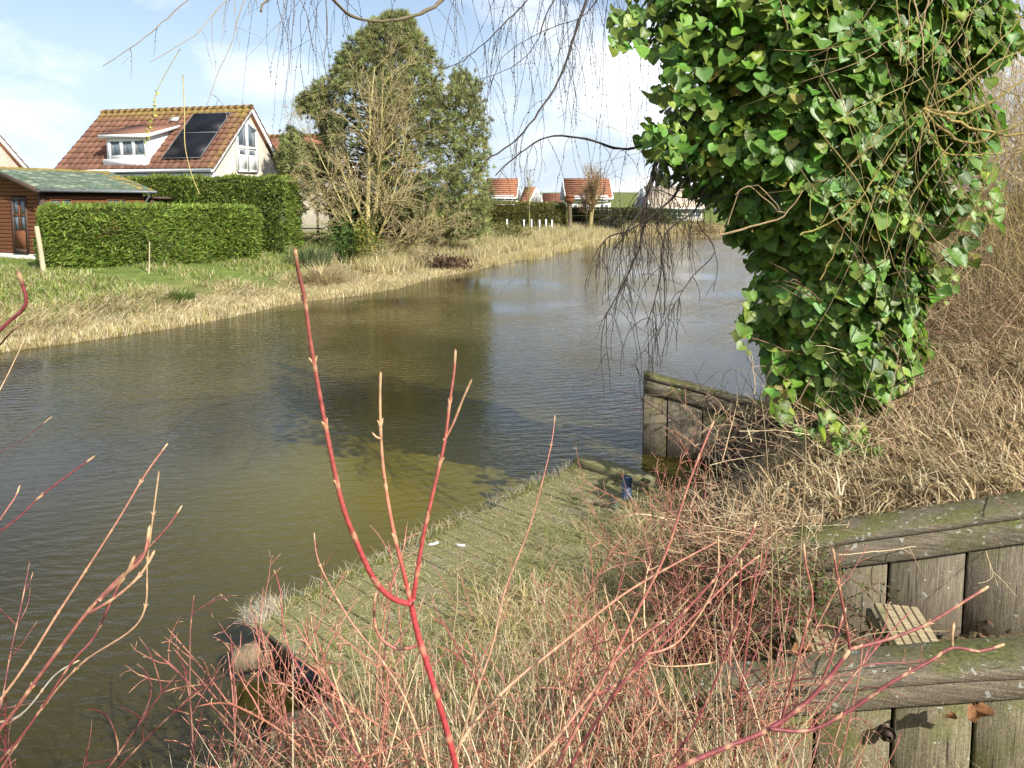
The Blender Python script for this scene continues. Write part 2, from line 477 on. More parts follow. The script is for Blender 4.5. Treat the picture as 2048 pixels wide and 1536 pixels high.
# ------------------------------------------------------------------ the pond and the ground
FAR_SHORE = [(-60.0, -4.0), (-40.0, 1.5), (-22.0, 7.2), (-14.5, 11.0)]
for px, py in [(0, 706), (120, 690), (250, 672), (380, 652), (470, 634), (560, 613), (640, 600), (720, 592), (800, 577), (870, 556),
               (930, 546), (985, 533), (1040, 521), (1100, 508), (1160, 497), (1220, 485), (1285, 472), (1380, 470), (1480, 471), (1600, 474)]:
    p = on(px, py, 0.0); FAR_SHORE.append((p[0], p[1]))
NEAR_SHORE = [(16.0, 36.0), (9.5, 24.0), (5.2, 14.0), (3.3, 9.3), (2.85, 8.4), (2.60, 8.15), (2.60, 7.5), (2.25, 6.9), (1.60, 6.15), (0.6, 5.0), (-0.4, 3.7), (-1.15, 3.25), (-1.5, 2.95),
              (-2.3, 2.6), (-4.0, 2.2), (-8.0, 1.2), (-20.0, -2.5), (-40.0, -9.0), (-60.0, -16.0)]
POND = np.array(FAR_SHORE + NEAR_SHORE)

def seg_dist(P, pts, closed):
    best = np.full(len(P), 1e9)
    n = len(pts)
    for i in range(n if closed else n - 1):
        a = np.array(pts[i]); b = np.array(pts[(i + 1) % n])
        ab = b - a
        t = np.clip(((P - a) @ ab) / (ab @ ab), 0, 1)
        d = np.hypot(*(P - a - t[:, None] * ab).T)
        best = np.minimum(best, d)
    return best

def inside(P, poly):
    r = np.zeros(len(P), bool); n = len(poly); j = n - 1
    for i in range(n):
        xi, yi = poly[i]; xj, yj = poly[j]
        c = ((yi > P[:, 1]) != (yj > P[:, 1])) & (P[:, 0] < (xj - xi) * (P[:, 1] - yi) / (yj - yi + 1e-12) + xi)
        r ^= c; j = i
    return r

def wallB_y(x): return 4.12 - 0.314 * (x - 1.79)
def wallA_y(x): return 3.16 - 0.242 * (x - 0.217)

def ground(x, y):
    x = np.atleast_1d(np.asarray(x, float)); y = np.atleast_1d(np.asarray(y, float))
    P = np.stack([x, y], 1)
    df = seg_dist(P, FAR_SHORE, False); dn = seg_dist(P, NEAR_SHORE, False)
    d = np.minimum(df, dn)
    ins = inside(P, POND)
    wob = fbm(x * 0.8, y * 0.8, 3)
    far = 0.10 * ss(0, 0.35, d) + 0.70 * ss(0.9, 8.5, d) + 0.06 * wob * ss(0.3, 3, d)
    # our side of the water
    slope = np.interp(y, [-3, 0.4, 1.3, 2.4, 3.3], [1.50, 1.38, 1.02, 0.58, 0.24])
    right = np.clip(0.98 + 0.22 * (x - 1.9), 0.25, 1.55) * ss(0.0, 1.25, d)
    stair = np.clip(0.14 + 0.22 * (x - 1.1), 0.10, 1.0)
    yB = wallB_y(x); yA = wallA_y(x)
    wB = ss(0.10, 0.24, y - yB) * ss(0.95, 1.3, x)
    near = slope
    mA = ss(0.08, 0.2, y - yA) * ss(0.6, 0.9, x)
    near = near * (1 - mA) + np.minimum(stair, 9) * mA
    near = near * (1 - wB) + right * wB
    behind = ss(5.5, 7.0, y) * (1 - ss(1.1, 1.6, x))
    near = near * (1 - behind) + right * behind
    near = near * ss(0.0, 0.5, d) + 0.04 * fbm(x * 3, y * 3, 5) * ss(0.3, 1.0, d)
    wn_ = ss(12, 20, y)
    near = near * (1 - wn_) + far * wn_
    h = np.where(dn < df, near, far)
    h = np.where(ins, -0.75 * ss(0, 1.5, d) - 0.03, h)
    return h

# the jetty's plan: corner nearest the left, long edge, board direction
DECK_Z = 0.36
c0 = on(505, 1243, DECK_Z); c1 = on(1150, 931, DECK_Z)
E1 = (c1 - c0)[:2]; DECK_L = float(np.hypot(*E1)); E1 = E1 / DECK_L; E2 = np.array([E1[1], -E1[0]])
DECK_W = 1.85
_ground0 = ground
def ground(x, y):
    h = _ground0(x, y)
    x = np.atleast_1d(np.asarray(x, float)); y = np.atleast_1d(np.asarray(y, float))
    a = (x - c0[0]) * E1[0] + (y - c0[1]) * E1[1]; b = (x - c0[0]) * E2[0] + (y - c0[1]) * E2[1]
    k = ss(-0.25, 0.0, a) * (1 - ss(DECK_L, DECK_L + 0.25, a)) * ss(-0.3, 0.0, b) * (1 - ss(DECK_W - 0.25, DECK_W + 0.35, b))
    return np.where(k > 0, h * (1 - k) + np.minimum(h, 0.16) * k, h)

def gz(x, y): return float(ground(x, y)[0])

def axis(lo, hi, segs):
    """dense inside segs, growing outside"""
    pts = []
    for a, b, s in segs:
        pts += list(np.arange(a, b, s))
    b = segs[-1][1]; a = segs[0][0]
    out = [b]; s = segs[-1][2] * 1.5
    while out[-1] < hi: out.append(out[-1] + s); s *= 1.45
    pre = []; s = segs[0][2] * 1.5; v = a
    while v > lo: v -= s; pre.append(v); s *= 1.45
    return np.array(sorted(pre) + pts + out)

gx = axis(-4000, 4000, [(-30, -3, 0.5), (-3, 5, 0.12), (5, 26, 0.5)])
gy = axis(-600, 6000, [(-3, 0, 0.4), (0, 8.6, 0.12), (8.6, 62, 0.45)])
XX, YY = np.meshgrid(gx, gy)
ZZ = ground(XX.ravel(), YY.ravel())
nx, ny = len(gx), len(gy)
ii, jj = np.meshgrid(np.arange(nx - 1), np.arange(ny - 1))
q = np.stack([jj * nx + ii, jj * nx + ii + 1, (jj + 1) * nx + ii + 1, (jj + 1) * nx + ii], -1).reshape(-1, 4)

def soil_mat():
    m, nt, b = new_mat('bank soil and turf')
    N, L = nt.nodes.new, nt.links.new
    t = N('ShaderNodeTexCoord')
    a = N('ShaderNodeAttribute'); a.attribute_name = 'Col'
    n1 = N('ShaderNodeTexNoise'); n1.inputs['Scale'].default_value = 2.2; n1.inputs['Detail'].default_value = 9; n1.inputs['Roughness'].default_value = 0.7
    L(t.outputs['Object'], n1.inputs['Vector'])
    mr = N('ShaderNodeMapRange'); mr.inputs['From Min'].default_value = 0.25; mr.inputs['From Max'].default_value = 0.75; mr.inputs['To Min'].default_value = 0.45; mr.inputs['To Max'].default_value = 1.5
    L(n1.outputs['Fac'], mr.inputs[0])
    s = N('ShaderNodeVectorMath'); s.operation = 'SCALE'; L(a.outputs['Color'], s.inputs[0]); L(mr.outputs[0], s.inputs['Scale'])
    L(s.outputs[0], b.inputs['Base Color']); b.inputs['Roughness'].default_value = 0.95; b.inputs['Specular IOR Level'].default_value = 0.1
    n2 = N('ShaderNodeTexNoise'); n2.inputs['Scale'].default_value = 25; n2.inputs['Detail'].default_value = 6; L(t.outputs['Object'], n2.inputs['Vector'])
    bp = N('ShaderNodeBump'); bp.inputs['Strength'].default_value = 0.8; bp.inputs['Distance'].default_value = 0.05
    L(n2.outputs['Fac'], bp.inputs['Height']); L(bp.outputs[0], b.inputs['Normal'])
    return m
M_SOIL = soil_mat()

gP = np.stack([XX.ravel(), YY.ravel()], 1)
gdf = seg_dist(gP, FAR_SHORE, False); gdn = seg_dist(gP, NEAR_SHORE, False)
straw = np.array([0.30, 0.235, 0.115]); green = np.array([0.125, 0.165, 0.042]); mud = np.array([0.060, 0.048, 0.028]); litter = np.array([0.15, 0.115, 0.065])
k = ss(1.6, 4.6, gdf + 1.2 * fbm(gP[:, 0] * 0.5, gP[:, 1] * 0.5, 9))[:, None]
gc = straw * 0.75 * (1 - k) + green * k
nearm = (gdn < gdf)[:, None]
gc = np.where(nearm & (gP[:, 1] < 18)[:, None], litter, gc)
gc = np.where((ZZ < 0.0)[:, None], mud, gc)
g = G(); g.add(np.stack([XX.ravel(), YY.ravel(), ZZ], 1), quads=q, col=gc)
ground_o = g.build('ground', M_SOIL, smooth=True, kind='structure')
ground_o['label'] = 'grassy banks and low ground around the pond'

def water_mat():
    m, nt, b = new_mat('pond water')
    N, L = nt.nodes.new, nt.links.new
    t = N('ShaderNodeTexCoord')
    n0 = N('ShaderNodeTexNoise'); n0.inputs['Scale'].default_value = 0.22; n0.inputs['Detail'].default_value = 4; L(t.outputs['Object'], n0.inputs['Vector'])
    r0 = N('ShaderNodeValToRGB')
    r0.color_ramp.elements[0].position = 0.35; r0.color_ramp.elements[0].color = (0.026, 0.021, 0.006, 1)
    r0.color_ramp.elements[1].position = 0.65; r0.color_ramp.elements[1].color = (0.046, 0.038, 0.009, 1)
    L(n0.outputs['Fac'], r0.inputs[0])
    # suspended silt in the shallows by the jetty; its sunlit brightness is painted in
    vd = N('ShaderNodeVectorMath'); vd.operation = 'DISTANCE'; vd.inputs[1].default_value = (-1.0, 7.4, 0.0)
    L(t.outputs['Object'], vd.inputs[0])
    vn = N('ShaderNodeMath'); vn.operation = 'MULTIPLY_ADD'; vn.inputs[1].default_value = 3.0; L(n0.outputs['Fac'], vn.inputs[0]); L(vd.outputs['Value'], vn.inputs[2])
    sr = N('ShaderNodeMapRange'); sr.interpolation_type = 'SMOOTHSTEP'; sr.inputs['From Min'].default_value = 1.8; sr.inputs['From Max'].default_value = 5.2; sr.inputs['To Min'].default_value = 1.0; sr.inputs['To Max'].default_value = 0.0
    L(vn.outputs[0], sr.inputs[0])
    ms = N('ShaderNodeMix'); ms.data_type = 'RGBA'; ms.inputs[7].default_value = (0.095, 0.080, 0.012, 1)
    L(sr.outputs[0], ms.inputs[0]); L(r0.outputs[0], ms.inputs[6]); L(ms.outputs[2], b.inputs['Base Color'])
    b.inputs['Roughness'].default_value = 0.02; b.inputs['IOR'].default_value = 1.33
    b.inputs['Specular IOR Level'].default_value = 0.5
    heights = []
    for sc, st, rot, w, det in [(5.2, (0.42, 1.25, 1), 0.42, 0.40, 2), (15.0, (0.45, 1.2, 1), 0.15, 0.58, 3), (1.4, (0.6, 1.2, 1), 0.7, 0.35, 1)]:
        mpn = N('ShaderNodeMapping'); mpn.inputs['Scale'].default_value = st; mpn.inputs['Rotation'].default_value = (0, 0, rot)
        L(t.outputs['Object'], mpn.inputs[0])
        n = N('ShaderNodeTexNoise'); n.inputs['Scale'].default_value = sc; n.inputs['Detail'].default_value = det; n.inputs['Distortion'].default_value = 0.5
        L(mpn.outputs[0], n.inputs['Vector'])
        mu = N('ShaderNodeMath'); mu.operation = 'MULTIPLY'; mu.inputs[1].default_value = w; L(n.outputs['Fac'], mu.inputs[0])
        heights.append(mu.outputs[0])
    wmp = N('ShaderNodeMapping'); wmp.inputs['Rotation'].default_value = (0, 0, R(74)); L(t.outputs['Object'], wmp.inputs[0])
    wv = N('ShaderNodeTexWave'); wv.inputs['Scale'].default_value = 1.7; wv.inputs['Distortion'].default_value = 7.0; wv.inputs['Detail'].default_value = 2.5; wv.inputs['Detail Scale'].default_value = 0.8
    L(wmp.outputs[0], wv.inputs['Vector'])
    wm = N('ShaderNodeMath'); wm.operation = 'MULTIPLY'; wm.inputs[1].default_value = 0.13; L(wv.outputs['Fac'], wm.inputs[0]); heights.append(wm.outputs[0])
    acc = heights[0]
    for h in heights[1:]:
        a = N('ShaderNodeMath'); a.operation = 'ADD'; L(acc, a.inputs[0]); L(h, a.inputs[1]); acc = a.outputs[0]
    # calmer and livelier stretches of the surface
    n3 = N('ShaderNodeTexNoise'); n3.inputs['Scale'].default_value = 0.22; n3.inputs['Detail'].default_value = 2; L(t.outputs['Object'], n3.inputs['Vector'])
    mr = N('ShaderNodeMapRange'); mr.inputs['From Min'].default_value = 0.35; mr.inputs['From Max'].default_value = 0.65; mr.inputs['To Min'].default_value = 0.14; mr.inputs['To Max'].default_value = 1.0
    L(n3.outputs['Fac'], mr.inputs[0])
    bp = N('ShaderNodeBump'); bp.inputs['Distance'].default_value = 0.025
    L(mr.outputs[0], bp.inputs['Strength']); L(acc, bp.inputs['Height']); L(bp.outputs[0], b.inputs['Normal'])
    return m
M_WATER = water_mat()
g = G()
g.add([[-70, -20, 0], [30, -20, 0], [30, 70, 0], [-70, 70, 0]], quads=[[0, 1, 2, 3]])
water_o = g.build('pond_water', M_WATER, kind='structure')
water_o['label'] = 'rippled olive brown pond water'

# low dyke far behind the pond
g = G()
hx = np.linspace(-60, 420, 60)
prof = [(-26, 0), (-12, 3.2), (0, 4.8), (14, 4.8), (40, 0)]
vv = []; qq = []
for i, x in enumerate(hx):
    s = 1 + 0.06 * math.sin(x * 0.05)
    for dyv, z in prof:
        vv.append([x, 232 + 0.05 * x + dyv, 0.5 + z * s])
n = len(prof)
for i in range(len(hx) - 1):
    for j in range(n - 1):
        qq.append([i * n + j, (i + 1) * n + j, (i + 1) * n + j + 1, i * n + j + 1])
g.add(vv, quads=qq, col=(0.115, 0.135, 0.045))
hill = g.build('hill', M_SOIL, smooth=True, kind='structure')
hill['label'] = 'low green dyke on the skyline behind the far houses'

# ------------------------------------------------------------------ vegetation helpers (vectorised)
def unit(v):
    return v / (np.linalg.norm(v, axis=-1, keepdims=True) + 1e-12)

def jitcol(n, base, var=0.25, hue=0.08):
    base = np.asarray(base, float)
    k = 1 + rng.uniform(-var, var, (n, 1))
    return np.clip(base * k * (1 + rng.uniform(-hue, hue, (n, 3))), 0.002, 1)

def blades(g, P, length, width, lean, cols, az=None, droop=0.6, segs=2):
    """grass blades: root points P, each bending over as it rises; segs 2 or 3"""
    n = len(P)
    length = np.broadcast_to(length, (n,)); width = np.broadcast_to(width, (n,)); lean = np.broadcast_to(lean, (n,))
    if az is None:
        az = rng.uniform(0, 6.283, n)
    h = np.stack([np.cos(az), np.sin(az), np.zeros(n)], 1)
    side = np.stack([-np.sin(az), np.cos(az), np.zeros(n)], 1)
    tw = rng.uniform(-0.9, 0.9, n)[:, None]
    side = side * np.cos(tw) + h * np.sin(tw)
    up = np.array([0, 0, 1.0])
    pts = [P]; ang = lean.copy(); cur = P
    for s in range(segs):
        d = h * np.sin(ang)[:, None] + up * np.cos(ang)[:, None]
        cur = cur + d * (length / segs)[:, None]
        pts.append(cur); ang = np.minimum(ang + droop * rng.uniform(0.5, 1.4, n), 2.0)
    rows = []
    for s in range(segs):
        w = (width * (1 - 0.35 * s / segs) * 0.5)[:, None]
        rows += [pts[s] - side * w, pts[s] + side * w]
    rows.append(pts[segs])
    k = len(rows)
    V = np.stack(rows, 1).reshape(-1, 3)
    b = np.arange(n)[:, None] * k
    Q = np.concatenate([b + np.array([[2 * s, 2 * s + 1, 2 * s + 3, 2 * s + 2]]) for s in range(segs - 1)], 0)
    T = b + np.array([[2 * segs - 2, 2 * segs - 1, 2 * segs]])
    g.add(V, tris=T, quads=Q, col=np.repeat(cols, k, axis=0))

def leafcloud(g, P, D, size, aspect, cols, fold=0.25):
    """small pointed leaves (two triangles) at P pointing along D"""
    n = len(P)
    size = np.broadcast_to(size, (n,))[:, None]
    D = unit(D)
    s = unit(np.cross(D, unit(rng.normal(size=(n, 3)))))
    nn = np.cross(D, s)
    a = P
    c = P + D * size
    m = P + D * size * 0.45
    l = m + s * size * aspect * 0.5 + nn * size * aspect * fold
    r = m - s * size * aspect * 0.5 + nn * size * aspect * fold
    V = np.stack([a, l, c, r], 1).reshape(-1, 3)
    b = np.arange(n)[:, None] * 4
    g.add(V, tris=np.concatenate([b + np.array([[0, 2, 1]]), b + np.array([[0, 3, 2]])], 0), col=np.repeat(cols, 4, axis=0))

def needles(g, P, D, per, length, width, base, spread=0.9, var=0.3):
    """tufts of needles: every tuft at P fans out around D"""
    n = len(P)
    PP = np.repeat(P, per, axis=0); DD = np.repeat(unit(D), per, axis=0)
    d = unit(DD + rng.normal(size=(n * per, 3)) * spread)
    PP = PP + d * 0.03
    ln = length * rng.uniform(0.6, 1.2, n * per)[:, None]
    s = unit(np.cross(d, unit(rng.normal(size=(n * per, 3))))) * width * 0.5
    V = np.stack([PP - s, PP + s, PP + d * ln], 1).reshape(-1, 3)
    cols = np.repeat(jitcol(n, base, var, 0.12), per, axis=0)
    g.add(V, tris=np.arange(n * per * 3).reshape(-1, 3), col=np.repeat(cols, 3, axis=0))

def curve_path(p, d, length, n, bend=0.3, grav=0.0, seed=None):
    """a gently wandering path"""
    d = np.asarray(d, float); d = d / np.linalg.norm(d)
    pts = [np.asarray(p, float)]
    st = length / (n - 1)
    drift = rng.normal(size=3) * bend
    for i in range(n - 1):
        d = d + (drift + rng.normal(size=3) * bend * 0.6) / n + np.array([0, 0, grav / n])
        d = d / np.linalg.norm(d)
        pts.append(pts[-1] + d * st)
    return np.array(pts)

def grow(g, p, d, length, r, level, cfg, tips=None):
    """branching: cfg has children, ratio, angle, bend, grav, col per level"""
    n = cfg['n'][level]
    path = curve_path(p, d, length, n, cfg['bend'][level], cfg['grav'][level])
    rad = np.linspace(r, max(r * cfg['taper'][level], cfg['rmin']), n)
    c = np.asarray(cfg['col'][level], float) * random.uniform(0.75, 1.25)
    g.tube(path, rad, cfg['sides'][level], col=c, cap=False)
    if tips is not None and level == len(cfg['n']) - 1:
        tips.append(path[-1])
    if level + 1 < len(cfg['n']):
        for kk in range(cfg['kids'][level]):
            f = random.uniform(cfg['from'][level], 1.0)
            i = min(n - 2, int(f * (n - 1)))
            fr = f * (n - 1) - i
            q = path[i] * (1 - fr) + path[i + 1] * fr
            t = unit(path[i + 1] - path[i])
            s = unit(np.cross(t, rng.normal(size=3)))
            a = cfg['angle'][level] * random.uniform(0.6, 1.3)
            dd = t * math.cos(a) + s * math.sin(a)
            grow(g, q, dd, length * cfg['ratio'][level] * random.uniform(0.6, 1.15) * (1.15 - 0.5 * f), np.interp(f, [0, 1], [rad[0], rad[-1]]) * 0.62, level + 1, cfg, tips)

def copy_tree(o, parent=None):
    c = o.copy(); COL.objects.link(c); c.parent = parent
    for ch in list(o.children):
        copy_tree(ch, c)
    return c


# ------------------------------------------------------------------ holiday houses
H_RZ = math.atan2(-0.232, 0.973)
NEAR_SL, FAR_SL, RIDGE_Z = 0.985, 1.06, 7.68

def roof_tile_mesh():
    """one pantile 0.38 x 0.44: S-shaped cross section with a front lip"""
    g = G()
    w, l, th = 0.385, 0.46, 0.022
    xs = np.linspace(-w / 2, w / 2, 7)
    prof = 0.028 * np.sin(np.linspace(-0.6, 5.4, 7))
    v = []
    for yy, lift in ((0.0, 0.0), (-l, 0.05)):
        for x, z in zip(xs, prof):
            v.append([x, yy, z + lift])
    for x, z in zip(xs, prof):
        v.append([x, -l, z + 0.05 - th - 0.02])
    q = [[i, 7 + i, 8 + i, i + 1] for i in range(6)] + [[7 + i, 14 + i, 15 + i, 8 + i] for i in range(6)]
    g.add(v, quads=q)
    return g.mesh('tile', M_TILE, smooth=False)
TILE_ME = roof_tile_mesh()

def roof_frame(x, s):
    """local matrix on the near slope: x along the ridge, s metres down from the ridge"""
    a = math.atan(NEAR_SL)
    return Matrix.Translation((x, -s * math.cos(a), RIDGE_Z - s * math.sin(a))) @ Matrix.Rotation(a, 4, 'X')

def window_unit(parent, x0, x1, z0, z1, y, cols=1, fw=0.07, out=-1, rows=1):
    """white framed window in a wall facing -y (local): frame with mullions and one pane per light"""
    w = link('window', None, parent)
    g = G()
    d0, d1 = (y - 0.05, y + 0.05)
    g.box((x0, d0, z0), (x0 + fw, d1, z1)); g.box((x1 - fw, d0, z0), (x1, d1, z1))
    g.box((x0 + fw, d0, z0), (x1 - fw, d1, z0 + fw)); g.box((x0 + fw, d0, z1 - fw), (x1 - fw, d1, z1))
    cw = (x1 - x0 - fw) / cols
    for c in range(1, cols):
        g.box((x0 + c * cw, d0 + 0.003, z0 + fw), (x0 + c * cw + fw, d1 - 0.003, z1 - fw))
    g.build('frame', M_WHITE, w)
    for c in range(cols):
        p = G(); p.box((x0 + fw + c * cw + 0.002, y - 0.008, z0 + fw), (x0 + (c + 1) * cw - 0.002, y + 0.008, z1 - fw))
        p.build('pane', M_GLASS, w)
    return w

def holiday_house(label, loc, full=True):
    h = thing('holiday_house', label, 'house', loc, H_RZ)
    # walls: front (near eave), gable, back
    ye, yf = -2.85, 4.55
    g = G()
    prof = [(ye, 0.4), (ye, RIDGE_Z + ye * NEAR_SL - 0.28), (0, RIDGE_Z - 0.30), (yf, RIDGE_Z - yf * FAR_SL - 0.30), (yf, 0.4)]
    g.prism([(-0.18, a, b) for a, b in prof], (-0.25, 0, 0))
    g.prism([(-8.9, a, b) for a, b in prof], (0.25, 0, 0))
    g.box((-8.65, ye, 0.4), (-0.43, ye + 0.25, RIDGE_Z + ye * NEAR_SL - 0.28))
    g.box((-8.65, yf - 0.25, 0.4), (-0.43, yf, RIDGE_Z - yf * FAR_SL - 0.30))
    g.build('wall', M_BRICK, h)
    # roof: deck slabs, ridge, verge boards
    r = link('roof', None, h)
    g = G()
    g.prism([(0, 0, RIDGE_Z - 0.02), (0, -3.25, RIDGE_Z - 3.25 * NEAR_SL - 0.02), (0, -3.25, RIDGE_Z - 3.25 * NEAR_SL - 0.16), (0, 0, RIDGE_Z - 0.2)], (-9.05, 0, 0))
    g.prism([(0, 0.004, RIDGE_Z - 0.02), (0, 4.95, RIDGE_Z - 4.95 * FAR_SL - 0.02), (0, 4.95, RIDGE_Z - 4.95 * FAR_SL - 0.16), (0, 0.004, RIDGE_Z - 0.2)], (-9.05, 0, 0))
    g.build('roof_deck', M_ROOFU if full else M_ROOF, r)
    g = G()
    n = 22
    for i in range(n):
        x0 = -9.05 + i * 9.08 / n
        g.tube([(x0, 0, RIDGE_Z + 0.0), (x0 + 0.44, 0, RIDGE_Z + 0.015)], [0.12, 0.135], 10)
    rt = g.build('ridge_tile', M_TILE, r); rt.color = (0.7, 0, 0, 1)
    g = G()
    g.prism([(0.004, -3.28, RIDGE_Z - 3.28 * NEAR_SL - 0.24), (0.004, -3.28, RIDGE_Z - 3.28 * NEAR_SL + 0.02), (0.004, 0, RIDGE_Z + 0.0), (0.004, 0, RIDGE_Z - 0.26)], (0.05, 0, 0))
    g.prism([(0.004, 0.003, RIDGE_Z - 0.26), (0.004, 0.003, RIDGE_Z + 0.0), (0.004, 4.98, RIDGE_Z - 4.98 * FAR_SL + 0.02), (0.004, 4.98, RIDGE_Z - 4.98 * FAR_SL - 0.24)], (0.05, 0, 0))
    g.build('verge_board', M_WHITE, r)
    # a thin row of tile edges over the verge boards
    for sgn, ln, sl in ((-1, 3.28, NEAR_SL), (1, 4.98, FAR_SL)):
        nn = int(ln / 0.3)
        g = G()
        for i in range(nn):
            y0 = sgn * ln * i / nn; y1 = sgn * ln * (i + 1.08) / nn
            z0 = RIDGE_Z - abs(y0) * sl + 0.03; z1 = RIDGE_Z - abs(y1) * sl + 0.075
            g.prism([(0.03, y0, z0), (0.03, y1, z1), (0.03, y1, z1 - 0.05), (0.03, y0, z0 - 0.05)], (0.075, 0, 0))
        o = g.build('verge_tile', M_TILE, r); o.color = (0.35, 0, 0, 1)
    # gutter and fascia along the near eave
    ez = RIDGE_Z - 3.25 * NEAR_SL
    g = G(); g.tube([(-9.05, -3.33, ez - 0.10), (0.02, -3.33, ez - 0.10)], 0.085, 10); g.build('gutter', M_WHITE, h, smooth=False)
    g = G(); g.box((-9.0, -3.20, ez - 0.42), (-0.02, -2.80, ez - 0.22)); g.build('soffit', M_WHITE, h)
    # tall gable window: white frame, two panes above, two white panels below
    gw = link('gable_window', None, h)
    X = -0.16
    t0, t1, tm, zb, zm = -1.12, 0.52, -0.30, 4.45, 5.62
    zl, zr, zt = 6.42, 6.52, 7.02
    g = G()
    def bar(a, b, w, dep=0.08):
        a = np.array(a); b = np.array(b); dr = unit(b - a); pr = np.array([-dr[1], dr[0]]) * w / 2
        pp = [a - pr, b - pr, b + pr, a + pr]
        g.prism([(X, p[0], p[1]) for p in pp], (dep, 0, 0))
    bar((t0, zb), (t0, zl), 0.13); bar((t1, zb), (t1, zr), 0.13, 0.082); bar((tm, zb), (tm, zt - 0.05), 0.15, 0.084)
    bar((t0, zl), (tm, zt), 0.13, 0.078); bar((tm, zt), (t1, zr), 0.13, 0.076); bar((t0, zb), (t1, zb), 0.12, 0.074); bar((t0, zm), (t1, zm), 0.14, 0.072)
    g.build('frame', M_WHITE, gw)
    for pts in ([(t0, zm), (tm, zm), (tm, zt), (t0, zl)], [(tm, zm), (t1, zm), (t1, zr), (tm, zt)]):
        g = G(); g.prism([(X + 0.01, a, b) for a, b in pts], (0.02, 0, 0)); g.build('pane', M_GLASS, gw)
    for a0, a1 in ((t0, tm), (tm, t1)):
        g = G(); g.prism([(X + 0.012, a0, zb), (X + 0.012, a1, zb), (X + 0.012, a1, zm), (X + 0.012, a0, zm)], (0.03, 0, 0))
        g.prism([(X + 0.045, a0 + 0.16, zm - 0.34), (X + 0.045, a1 - 0.16, zm - 0.34), (X + 0.045, a1 - 0.16, zm - 0.12), (X + 0.045, a0 + 0.16, zm - 0.12)], (0.01, 0, 0), mat=1)
        g.build('panel', [M_WHITE, M_GLASS], gw)
    if not full:
        g = G(); g.box((-7.0, ye - 0.04, 1.2), (-2.0, ye - 0.005, 3.0)); g.build('window', M_GLASS, h)
        return h
    # dormer
    d = link('dormer', None, h)
    xa, xb, yd = -6.05, -3.70, -2.98
    zr0 = RIDGE_Z - 2.98 * NEAR_SL
    for x in (xa, xb - 0.10):
        g = G(); g.prism([(x, yd, zr0 - 0.05), (x, yd, 6.02), (x, -1.0, 6.66), (x, -0.98, RIDGE_Z - 0.98 * NEAR_SL - 0.1)], (0.10, 0, 0))
        g.build('cheek', M_WHITE, d)
    g = G()
    g.prism([(xa - 0.28, yd - 0.22, 5.98), (xa - 0.28, yd - 0.22, 6.14), (xa - 0.28, -0.86, 6.80), (xa - 0.28, -0.86, 6.66)], (xb - xa + 0.52, 0, 0))
    g.build('dormer_roof', M_WHITE, d)
    g = G(); g.prism([(xa - 0.22, yd - 0.16, 6.146), (xa - 0.22, yd - 0.16, 6.20), (xa - 0.22, -0.80, 6.88), (xa - 0.22, -0.80, 6.81)], (xb - xa + 0.40, 0, 0)); o = g.build('dormer_tiles', M_TILE, d); o.color = (0.1, 0, 0, 1)
    g = G(); g.box((xa - 0.12, yd - 0.14, zr0 - 0.10), (xb + 0.10, yd + 0.02, zr0 + 0.24)); g.build('sill', M_WHITE, d)
    g = G(); g.box((xa + 0.1, yd + 0.12, zr0 + 0.2), (xb - 0.1, yd + 0.16, 6.0)); g.build('curtain', M_WHITE, d)
    window_unit(d, xa + 0.08, xb - 0.02, zr0 + 0.24, 6.0, yd, cols=3, fw=0.17)
    # solar panels: two stacked modules, clear of the tiles
    sp_x0, sp_x1 = -2.95, -0.85
    for k, (s0, s1) in enumerate(((0.62, 2.10), (2.14, 3.98))):
        g = G(); M = roof_frame(0, 0)
        g.box((sp_x0, -s1, 0.13), (sp_x1, -s0, 0.17), M=M)
        p = g.build('solar_panel', M_SOLAR, r)
        g = G()
        g.box((sp_x0 - 0.02, -s1 - 0.02, 0.125), (sp_x0 + 0.012, -s0 + 0.02, 0.176), M=M); g.box((sp_x1 - 0.012, -s1 - 0.02, 0.125), (sp_x1 + 0.02, -s0 + 0.02, 0.176), M=M)
        g.box((sp_x0, -s0, 0.125), (sp_x1, -s0 + 0.018, 0.175), M=M); g.box((sp_x0, -s1 - 0.018, 0.125), (sp_x1, -s1, 0.175), M=M)
        g.build('panel_frame', M_GUTTER, p)
    # roof vent
    g = G(); M = roof_frame(-3.95, 0.95); g.box((-0.22, -0.14, 0.05), (0.22, 0.12, 0.17), M=M); g.build('roof_vent', M_CONC, r)
    # clay tiles
    rows, cols = 11, 24
    slope_len = 3.25 * math.hypot(1, NEAR_SL)
    for i in range(rows):
        for j in range(cols):
            x = -9.0 + (j + 0.5) * 9.0 / cols
            s = slope_len * i / rows
            y = -(s + 0.2) * math.cos(math.atan(NEAR_SL))
            if xa - 0.1 < x < xb + 0.05 and -2.7 < y < -1.15:
                continue
            if sp_x0 + 0.25 < x < sp_x1 - 0.25 and 0.75 < s < 3.4:
                continue
            t = link('tile', TILE_ME, r)
            t.matrix_local = roof_frame(x, s) @ Matrix.Translation((random.uniform(-.004, .004), 0.03, 0.012)) @ Matrix.Rotation(random.uniform(-0.012, 0.012), 4, 'Z')
            lich = 0.72 * max(0, 1 - i / 2.0) + 0.45 * max(0, 1 - (cols - 1 - j) / 1.9) + random.uniform(0, 0.15)
            t.color = (min(1, lich), 0, 0, 1)
    return h

holiday_house('brick gable house with brown tiled roof, white dormer and black solar panels', (-13.2, 36.0, 0), True)
holiday_house('house at the left picture edge, only its white gable verge showing', (-26.6, 35.0, 0), False)
holiday_house('house mostly hidden behind the pine, scraps of orange roof and pale wall showing', (-12.4, 51.0, 0), False)


